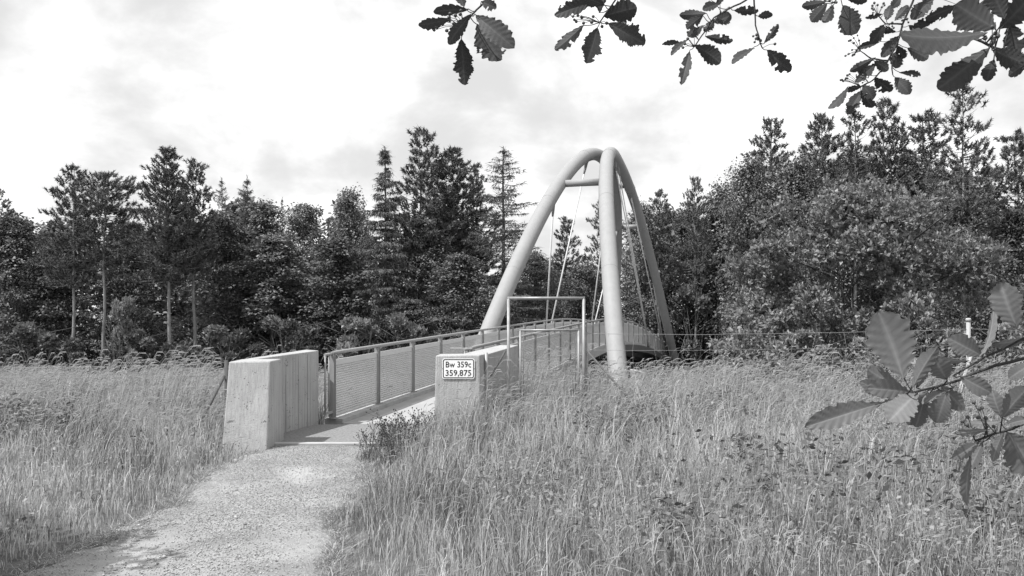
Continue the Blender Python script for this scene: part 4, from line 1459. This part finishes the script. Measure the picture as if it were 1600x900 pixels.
# dark leafy clumps low in the right meadow
n = 420
X = 1.0 + 8.5 * rngg.random(n); Y = 5.0 + 7.5 * rngg.random(n) ** .9
kp = np.sin(X * 1.15 + 1) * np.sin(Y * 1.4 + .4 * X) > 0.05
X, Y = X[kp], Y[kp]; n = len(X); per_ = 40
Xc, Yc = np.repeat(X, per_), np.repeat(Y, per_)
C_ = np.stack([Xc + rngg.normal(size=n * per_) * .12, Yc + rngg.normal(size=n * per_) * .12, ground_h(Xc, Yc) + 0.10 + meadow_h(Xc, Yc) * (.35 + .55 * rngg.random(n * per_))], 1)
D_ = rngg.normal(size=(n * per_, 3)) * np.array([1, 1, .4]) + np.array([0, 0, .1]); N_ = np.array([0, 0, 1.0]) + rngg.normal(size=(n * per_, 3)) * .5
L_ = 0.04 + 0.06 * rngg.random(n * per_)
V_, q_, tn_ = rhombs(C_, D_, N_, L_, L_ * .55, rngg.random(n * per_), rngg, .12)
o = link('nettle_patches', mesh_np('nettle_patches', V_, q_, M['darkherb'], tn_))
tag(o, 'darker leafy herb patches within the right meadow', 'ground cover', kind='stuff')

# grass on the far banks
n = 22000
X = (rngg.random(n) * 2 - 1) * 48; Y = 46 + 14 * rngg.random(n)
h = 0.15 + 0.35 * rngg.random(n)
V_, q_, t_, tn_ = blades(X, Y, h, np.full(n, 0.08), 0.35, patch_tone(X, Y, rngg) * .6, 8)
V2, q2, t2, tn2 = blades((rngg.random(n // 2) * 2 - 1) * 22, 23 + 8 * rngg.random(n // 2), 0.5 + .5 * rngg.random(n // 2), np.full(n // 2, .02), .35, rngg.random(n // 2), 9)
V_, q_, t_, tn_ = np.concatenate([V_, V2]), np.concatenate([q_, q2 + len(V_)]), np.concatenate([t_, t2 + len(V_)]), np.concatenate([tn_, tn2])
o = link('bank_grass', mesh_np('bank_grass', V_, [q_, t_], M['grass'], tn_))
tag(o, 'rough grass on the banks of the cutting', 'grass', kind='stuff')


# dark flowering weeds beside the path
def make_weed(seed, H):
    rng = np.random.default_rng(seed)
    mb_ = MB(); heads = MB(); Cs, Ds = [], []
    for k_ in range(11):
        a = rng.random() * 6.28; sp_ = H * (0.1 + 0.30 * rng.random())
        top = Vector((sp_ * math.cos(a), sp_ * math.sin(a), H * (0.55 + 0.5 * rng.random())))
        b_ = Vector((rng.normal() * .06, rng.normal() * .06, -0.03))
        mid = b_.lerp(top, .5) + Vector((0, 0, H * .08))
        mb_.tube([b_, mid, top], [0.005, 0.004, 0.0025], 3, cap=False, sm=False)
        ends = [top]
        for q_ in range(3):
            f = 0.55 + 0.15 * q_; s0 = mid.lerp(top, f)
            e = s0 + Vector((rng.normal() * .09, rng.normal() * .09, 0.06 + .1 * rng.random()))
            mb_.tube([s0, e], 0.0022, 3, cap=False, sm=False); ends.append(e)
        for e in ends:
            r = 0.007 + 0.005 * rng.random()
            heads.tube([e - Vector((0, 0, r)), e, e + Vector((0, 0, r * 1.2))], [r * .5, r, r * .4], 5, sm=False)
        for q_ in range(26):
            f = rng.random() * .75
            Cs.append(np.array(b_.lerp(mid, min(1, f * 2)) if f < .5 else mid.lerp(top, (f - .5) * 2))); Ds.append(rng.normal(size=3) * np.array([1, 1, .5]))
    C_, D_ = np.array(Cs), np.array(Ds)
    V_, q_, t_ = rhombs(C_, D_, np.array([0, 0, 1.]) + rng.normal(size=C_.shape) * .5, 0.03 + .035 * rng.random(len(C_)), .013, rng.random(len(C_)), rng, .1)
    return mb_.mesh('stem', M['wood']), mesh_np('foliage', V_, q_, M['darkherb'], t_), heads.mesh('seed_heads', M['twig'])


weeds = [make_weed(s, 0.6) for s in (1, 2, 3)]
for i, (px, py, Yw, hs) in enumerate(((578, 700, 10.2, 0.40), (600, 690, 10.7, 0.46), (622, 690, 10.5, 0.5), (642, 680, 11.2, 0.55), (603, 715, 9.7, 0.42),
                                      (632, 705, 10.0, .55), (655, 700, 10.7, .58), (570, 720, 9.9, .42), (588, 705, 10.5, .5), (612, 700, 11.0, .56), (670, 690, 11.3, .5), (618, 720, 9.6, .5))):
    x = (px - 800) / F * Yw
    t_ = empty('flowering_weed', (x, Yw, float(ground_h(x, Yw)) - .02), 'dark stemmed weed with small round seed heads between path and number plate', 'weed',
               'dark weeds at the path edge', trr.random() * 6, hs / 0.6)
    for n_, me in zip(('stem', 'foliage', 'seed_heads'), weeds[i % 3]):
        c = bpy.data.objects.new(n_, me); col.objects.link(c); c.parent = t_
        if n_ == 'seed_heads': c['kind'] = 'stuff'

# ------------------------------------------------------------------ whitebeam twigs hanging into the picture
def make_leaf(seed, lobes=6, holes=0.0):
    """unit leaf: base at origin, along +x, width 1 across y (half width .5), normal +z"""
    rng = np.random.default_rng(seed)
    nx_, ny_ = 40, 5
    xs_ = np.linspace(0, 1, nx_ + 1)
    V_, vein, tone_ = [], [], []
    asym = rng.uniform(-0.06, 0.06)
    amp = rng.uniform(0.55, 1.35, (2, lobes + 2)); wob = rng.uniform(-0.22, 0.22, (2, lobes + 2))
    for i, x in enumerate(xs_):
        for sd in (-1, 1):
            env = (math.sin(math.pi * min(1, x ** 1.32)) ** 0.62) if 0 < x < 1 else 0
            env *= 0.5 * (1 + 0.10 * (x - .4))
            ph = x * lobes + (0.25 if sd > 0 else 0)
            li = int(ph)
            saw = min(1.0, max(0.0, (ph % 1.0) + wob[(sd + 1) // 2, li] * math.sin(math.pi * (ph % 1.0))))
            lob_ = 1 - 0.27 * amp[(sd + 1) // 2, li] * (1 - (saw ** 0.8 if x < 0.93 else 0.7))
            fine = 1 - 0.07 * ((x * lobes * 4) % 1.0 > .5)
            hw_ = env * lob_ * fine * (1 + asym * sd)
            for j in range(ny_ + 1):
                v = j / ny_
                y = sd * hw_ * v
                # secondary veins run forwards from the midrib
                q_ = ((x - 0.33 * v * 0.42) * lobes * 1.35) % 1.0
                vv = 1.0 if v == 0 else (0.55 * max(0, 1 - abs(q_ - .5) * 7))
                z = 0.16 * abs(y) + 0.018 * math.cos(q_ * 6.28) * v - (0.2 + 0.09 * (seed % 4)) * (x - .45) ** 2 + 0.10 * math.sin(3 * x + seed) * y
                V_.append((x, y, z)); vein.append(vv); tone_.append(0.4)
    Fq = []
    w_ = ny_ + 1
    bite = [(rng.uniform(.35, .95), rng.choice([-1, 1]), rng.uniform(.6, 1.0), rng.uniform(.02, .05)) for _ in range(int(holes))]
    for i in range(nx_):
        for si, sd in enumerate((-1, 1)):
            for j in range(ny_):
                xm, vm = (xs_[i] + xs_[i + 1]) / 2, (j + .5) / ny_
                if any(sd == b_[1] and abs(xm - b_[0]) < b_[3] and abs(vm - b_[2]) < b_[3] * 5 for b_ in bite): continue
                a = (i * 2 + si) * w_ + j; c = ((i + 1) * 2 + si) * w_ + j
                f_ = (a, c, c + 1, a + 1)
                Fq.append(f_ if sd > 0 else f_[::-1])
    me = mesh_np('leaf', np.array(V_), np.array(Fq), M['leaf'], np.array(tone_), smooth=True)
    at_ = me.attributes.new('vein', 'FLOAT', 'POINT'); at_.data.foreach_set('value', np.array(vein, dtype=np.float32))
    return me


LEAF = [make_leaf(1, 6), make_leaf(2, 7), make_leaf(3, 5), make_leaf(4, 6, 5), make_leaf(5, 7, 9), make_leaf(6, 6, 3)]
lr = random.Random(21)


def branch(label, dist, twigs, leaves, berries, thick=0.0022, away=0.0, pale=False):
    b0 = at(twigs[0][0][0], twigs[0][0][1], dist)
    br = empty('whitebeam_branch', b0, label, 'branch', 'whitebeam branches hanging into the picture')
    for tw in twigs:
        m_ = MB(); k_ = len(tw)
        pts = [at(p[0], p[1], dist + (p[2] if len(p) > 2 else 0)) for p in tw]
        if tw is twigs[0]:               # the twig runs on towards its tree outside the picture
            pts = [pts[0] + (pts[0] - pts[1]).normalized() * 0.8 + Vector((0.12, 0.1, 0.12))] + pts; k_ += 1
        # round the bends
        fine = []
        for i in range(k_ - 1):
            for f in (0, .33, .66): fine.append(pts[i].lerp(pts[i + 1], f) + Vector((lr.uniform(-1, 1), lr.uniform(-1, 1), lr.uniform(-1, 1))) * 0.0012)
        fine.append(pts[-1])
        th_ = thick * (1.0 if tw is twigs[0] else 0.75)
        m_.tube(fine, [th_ * (1.15 - 0.55 * i / (len(fine) - 1)) for i in range(len(fine))], 7)
        m_.build('twig', M['twig'], br)
    stalks = MB()
    tips = [at(p[0], p[1], dist + (p[2] if len(p) > 2 else 0)) for tw in twigs for p in tw]
    fine_t = []
    for tw in twigs:
        pp = [at(p[0], p[1], dist + (p[2] if len(p) > 2 else 0)) for p in tw]
        for i in range(len(pp) - 1):
            for f in range(8): fine_t.append(pp[i].lerp(pp[i + 1], f / 7))
    for lf in leaves:
        bx, by, tx, ty, w_ = lf[:5]
        var = lf[5] if len(lf) > 5 else lr.choice((0, 1, 2, 0, 1, 2, 3, 5))
        dd = lr.uniform(-0.03, 0.05) + away
        P0 = at(bx, by, dist + dd)
        ln_px = math.hypot(tx - bx, ty - by)
        k_ = lr.uniform(-0.45, 0.45) * ln_px / F * dist
        P1 = at(tx, ty, dist + dd + k_)
        d = P1 - P0; L_ = d.length; d.normalize()
        view = -P0.copy(); view.z += EYE; view.normalize()
        up = (view - d * view.dot(d)).normalized()
        yv = up.cross(d).normalized()
        roll = lr.uniform(-0.5, 0.5) if w_ / ln_px > 0.3 else lr.uniform(0.7, 1.1) * lr.choice((-1, 1))
        wid = w_ / F * dist / max(0.45, abs(math.cos(roll)))
        up2 = up * math.cos(roll) + yv * math.sin(roll)
        if lr.random() < 0.5: up2 = -up2
        yv2 = up2.cross(d)
        mat = Matrix((( d.x * L_, yv2.x * wid, up2.x * L_ * .6, P0.x), (d.y * L_, yv2.y * wid, up2.y * L_ * .6, P0.y), (d.z * L_, yv2.z * wid, up2.z * L_ * .6, P0.z), (0, 0, 0, 1)))
        o_ = bpy.data.objects.new('leaf', LEAF[var]); col.objects.link(o_)
        if pale:  # lower right sprays get the leaf colour with sunlight painted in
            o_.material_slots[0].link = 'OBJECT'; o_.material_slots[0].material = M['sunlitleaf']
        o_.parent = br
        o_.matrix_basis = Matrix.Translation(-b0) @ mat
        near = min(fine_t, key=lambda q_: (q_ - P0).length)
        mid_ = near.lerp(P0, .5) + Vector((0, 0, -0.002))
        stalks.tube([near, mid_, P0, P0 + d * L_ * .12], [0.0011, 0.0009, 0.0009, 0.0006], 5)
    stalks.build('leaf_stalks', M['twig'], br)['kind'] = 'stuff'
    for (bx, by, n_) in berries:
        m_ = MB()
        c = at(bx, by, dist + away)
        near = min(fine_t, key=lambda q_: (q_ - c).length)
        for i in range(n_):
            e = c + Vector((lr.gauss(0, .0085), lr.gauss(0, .008), lr.gauss(0, .0075)))
            m_.tube([near, near.lerp(e, .6) + Vector((0, 0, .003)), e], 0.0006, 4)
            r = lr.uniform(.0024, .0036)
            ax = (e - near).normalized()
            m_.tube([e - ax * r * .9, e - ax * r * .4, e + ax * r * .4, e + ax * r], [r * .45, r, r * .95, r * .4], 7)
        m_.build('berry_cluster', M['berry'], br)
    return br


branch('small whitebeam twig with one pale leaf, leftmost along the top edge', 1.45, [[(800, -75), (760, 0), (737, 25), (722, 40)]],
       [(732, 14, 677, 17, 20), (704, 30, 653, 41, 20), (735, 22, 699, 69, 24), (721, 60, 727, 133, 38, 4), (745, 38, 782, 96, 46, 3), (742, 22, 802, 72, 38, 1),
        (752, 2, 775, 12, 20), (725, 12, 716, -18, 20)], [(711, 23, 5), (686, 47, 4), (705, 32, 3)])
branch('whitebeam twig of dark insect eaten leaves, second along the top edge', 1.5, [[(985, -60), (962, 0), (937, 35)]],
       [(927, 2, 866, 23, 27, 3), (912, 40, 867, 80, 23, 5), (934, 42, 917, 98, 36, 4), (950, 36, 1009, 68, 36, 4), (943, 25, 996, 12, 40, 0), (936, 20, 941, -14, 20), (945, 8, 905, -8, 24)],
       [(903, 24, 5), (917, 30, 4), (946, 42, 2)])
branch('spreading whitebeam twig with many small leaves, above the bridge right side', 1.8, [[(1215, -40), (1165, 0), (1138, 15), (1116, 27), (1101, 49), (1085, 73)]],
       [(1104, 21, 1062, 24, 17), (1125, 5, 1098, 14, 15), (1098, 24, 1071, 46, 20), (1099, 40, 1074, 58, 15), (1117, 30, 1101, 51, 16), (1116, 35, 1143, 23, 24, 2), (1102, 57, 1146, 64, 17),
        (1066, 67, 1034, 68, 9), (1075, 60, 1048, 84, 9), (1078, 78, 1065, 130, 19, 5), (1086, 70, 1127, 98, 28, 1), (1146, 16, 1184, 17, 17), (1120, 10, 1130, -12, 14)], [(1073, 49, 3), (1078, 66, 5), (1120, 4, 3)])
branch('thin hanging whitebeam twig with four leaves above the right wood gap', 1.75, [[(1176, -60), (1178, 0), (1180, 24), (1182, 47), (1191, 75)]],
       [(1183, 25, 1206, 23, 13, 2), (1194, 68, 1217, 38, 13), (1179, 73, 1143, 97, 11), (1198, 78, 1235, 112, 30, 5)], [(1175, 62, 4), (1181, 60, 3), (1209, 68, 1)])
branch('whitebeam twig of three rounded leaves at the top, right of the hanging twig', 1.6, [[(1345, -70), (1320, -20), (1303, 4)]],
       [(1292, 2, 1252, 11, 17), (1292, 5, 1266, 35, 22, 0), (1302, 8, 1287, 37, 18, 2), (1316, 8, 1337, 52, 38, 1), (1322, -2, 1355, 2, 14), (1285, -2, 1262, -12, 16)], [(1300, 4, 3)])
branch('crowded whitebeam twig with pale bud clusters hanging at upper right', 2.1, [[(1455, -60), (1432, -10), (1411, 38), (1402, 68), (1386, 99), (1366, 124), (1345, 135)], [(1411, 38), (1384, 37), (1372, 24)], [(1393, 90), (1395, 117)], [(1388, 95), (1362, 92), (1345, 80)]],
       [(1380, 22, 1353, 28, 9), (1385, 33, 1392, 9, 16), (1398, 32, 1419, 9, 15), (1382, 38, 1362, 68, 22), (1405, 55, 1378, 88, 22), (1375, 65, 1340, 75, 11), (1368, 90, 1327, 112, 14),
        (1370, 98, 1336, 128, 20), (1366, 95, 1388, 110, 18), (1400, 80, 1400, 106, 22), (1403, 72, 1413, 92, 18), (1418, 75, 1451, 92, 22, 2), (1406, 113, 1441, 117, 11), (1398, 120, 1422, 146, 24, 1),
        (1366, 122, 1393, 144, 24, 5), (1348, 133, 1366, 154, 22), (1347, 140, 1324, 178, 24, 4), (1345, 142, 1364, 169, 18), (1327, 136, 1296, 172, 13), (1347, 135, 1321, 142, 11), (1460, -5, 1424, 29, 26, 0),
        (1408, -5, 1394, 12, 16), (1465, 30, 1428, 39, 16), (1498, 8, 1446, 29, 22, 3), (1420, 40, 1452, 58, 20), (1400, 50, 1370, 45, 14), (1424, 62, 1462, 76, 18), (1360, 118, 1340, 108, 14)],
       [(1337, 60, 7), (1332, 82, 8), (1321, 124, 8), (1362, 11, 5), (1376, 12, 4), (1392, 46, 5), (1352, 122, 5), (1415, 30, 4)], thick=0.003)
branch('large close whitebeam leaves in the top right corner', 1.05, [[(1700, 125), (1600, 90), (1555, 74), (1521, 60)]],
       [(1541, 56, 1404, 62, 38, 1), (1556, 46, 1492, 8, 58, 0), (1562, 46, 1618, -12, 44, 2), (1546, 76, 1464, 142, 44, 1), (1553, 92, 1541, 127, 22), (1550, 78, 1604, 102, 34, 0), (1577, 34, 1592, 88, 34, 5),
        (1615, 92, 1573, 119, 20), (1570, 30, 1545, -25, 36, 0), (1610, 40, 1640, 70, 40, 2)], [(1546, 55, 4), (1553, 62, 4)], thick=0.0026)
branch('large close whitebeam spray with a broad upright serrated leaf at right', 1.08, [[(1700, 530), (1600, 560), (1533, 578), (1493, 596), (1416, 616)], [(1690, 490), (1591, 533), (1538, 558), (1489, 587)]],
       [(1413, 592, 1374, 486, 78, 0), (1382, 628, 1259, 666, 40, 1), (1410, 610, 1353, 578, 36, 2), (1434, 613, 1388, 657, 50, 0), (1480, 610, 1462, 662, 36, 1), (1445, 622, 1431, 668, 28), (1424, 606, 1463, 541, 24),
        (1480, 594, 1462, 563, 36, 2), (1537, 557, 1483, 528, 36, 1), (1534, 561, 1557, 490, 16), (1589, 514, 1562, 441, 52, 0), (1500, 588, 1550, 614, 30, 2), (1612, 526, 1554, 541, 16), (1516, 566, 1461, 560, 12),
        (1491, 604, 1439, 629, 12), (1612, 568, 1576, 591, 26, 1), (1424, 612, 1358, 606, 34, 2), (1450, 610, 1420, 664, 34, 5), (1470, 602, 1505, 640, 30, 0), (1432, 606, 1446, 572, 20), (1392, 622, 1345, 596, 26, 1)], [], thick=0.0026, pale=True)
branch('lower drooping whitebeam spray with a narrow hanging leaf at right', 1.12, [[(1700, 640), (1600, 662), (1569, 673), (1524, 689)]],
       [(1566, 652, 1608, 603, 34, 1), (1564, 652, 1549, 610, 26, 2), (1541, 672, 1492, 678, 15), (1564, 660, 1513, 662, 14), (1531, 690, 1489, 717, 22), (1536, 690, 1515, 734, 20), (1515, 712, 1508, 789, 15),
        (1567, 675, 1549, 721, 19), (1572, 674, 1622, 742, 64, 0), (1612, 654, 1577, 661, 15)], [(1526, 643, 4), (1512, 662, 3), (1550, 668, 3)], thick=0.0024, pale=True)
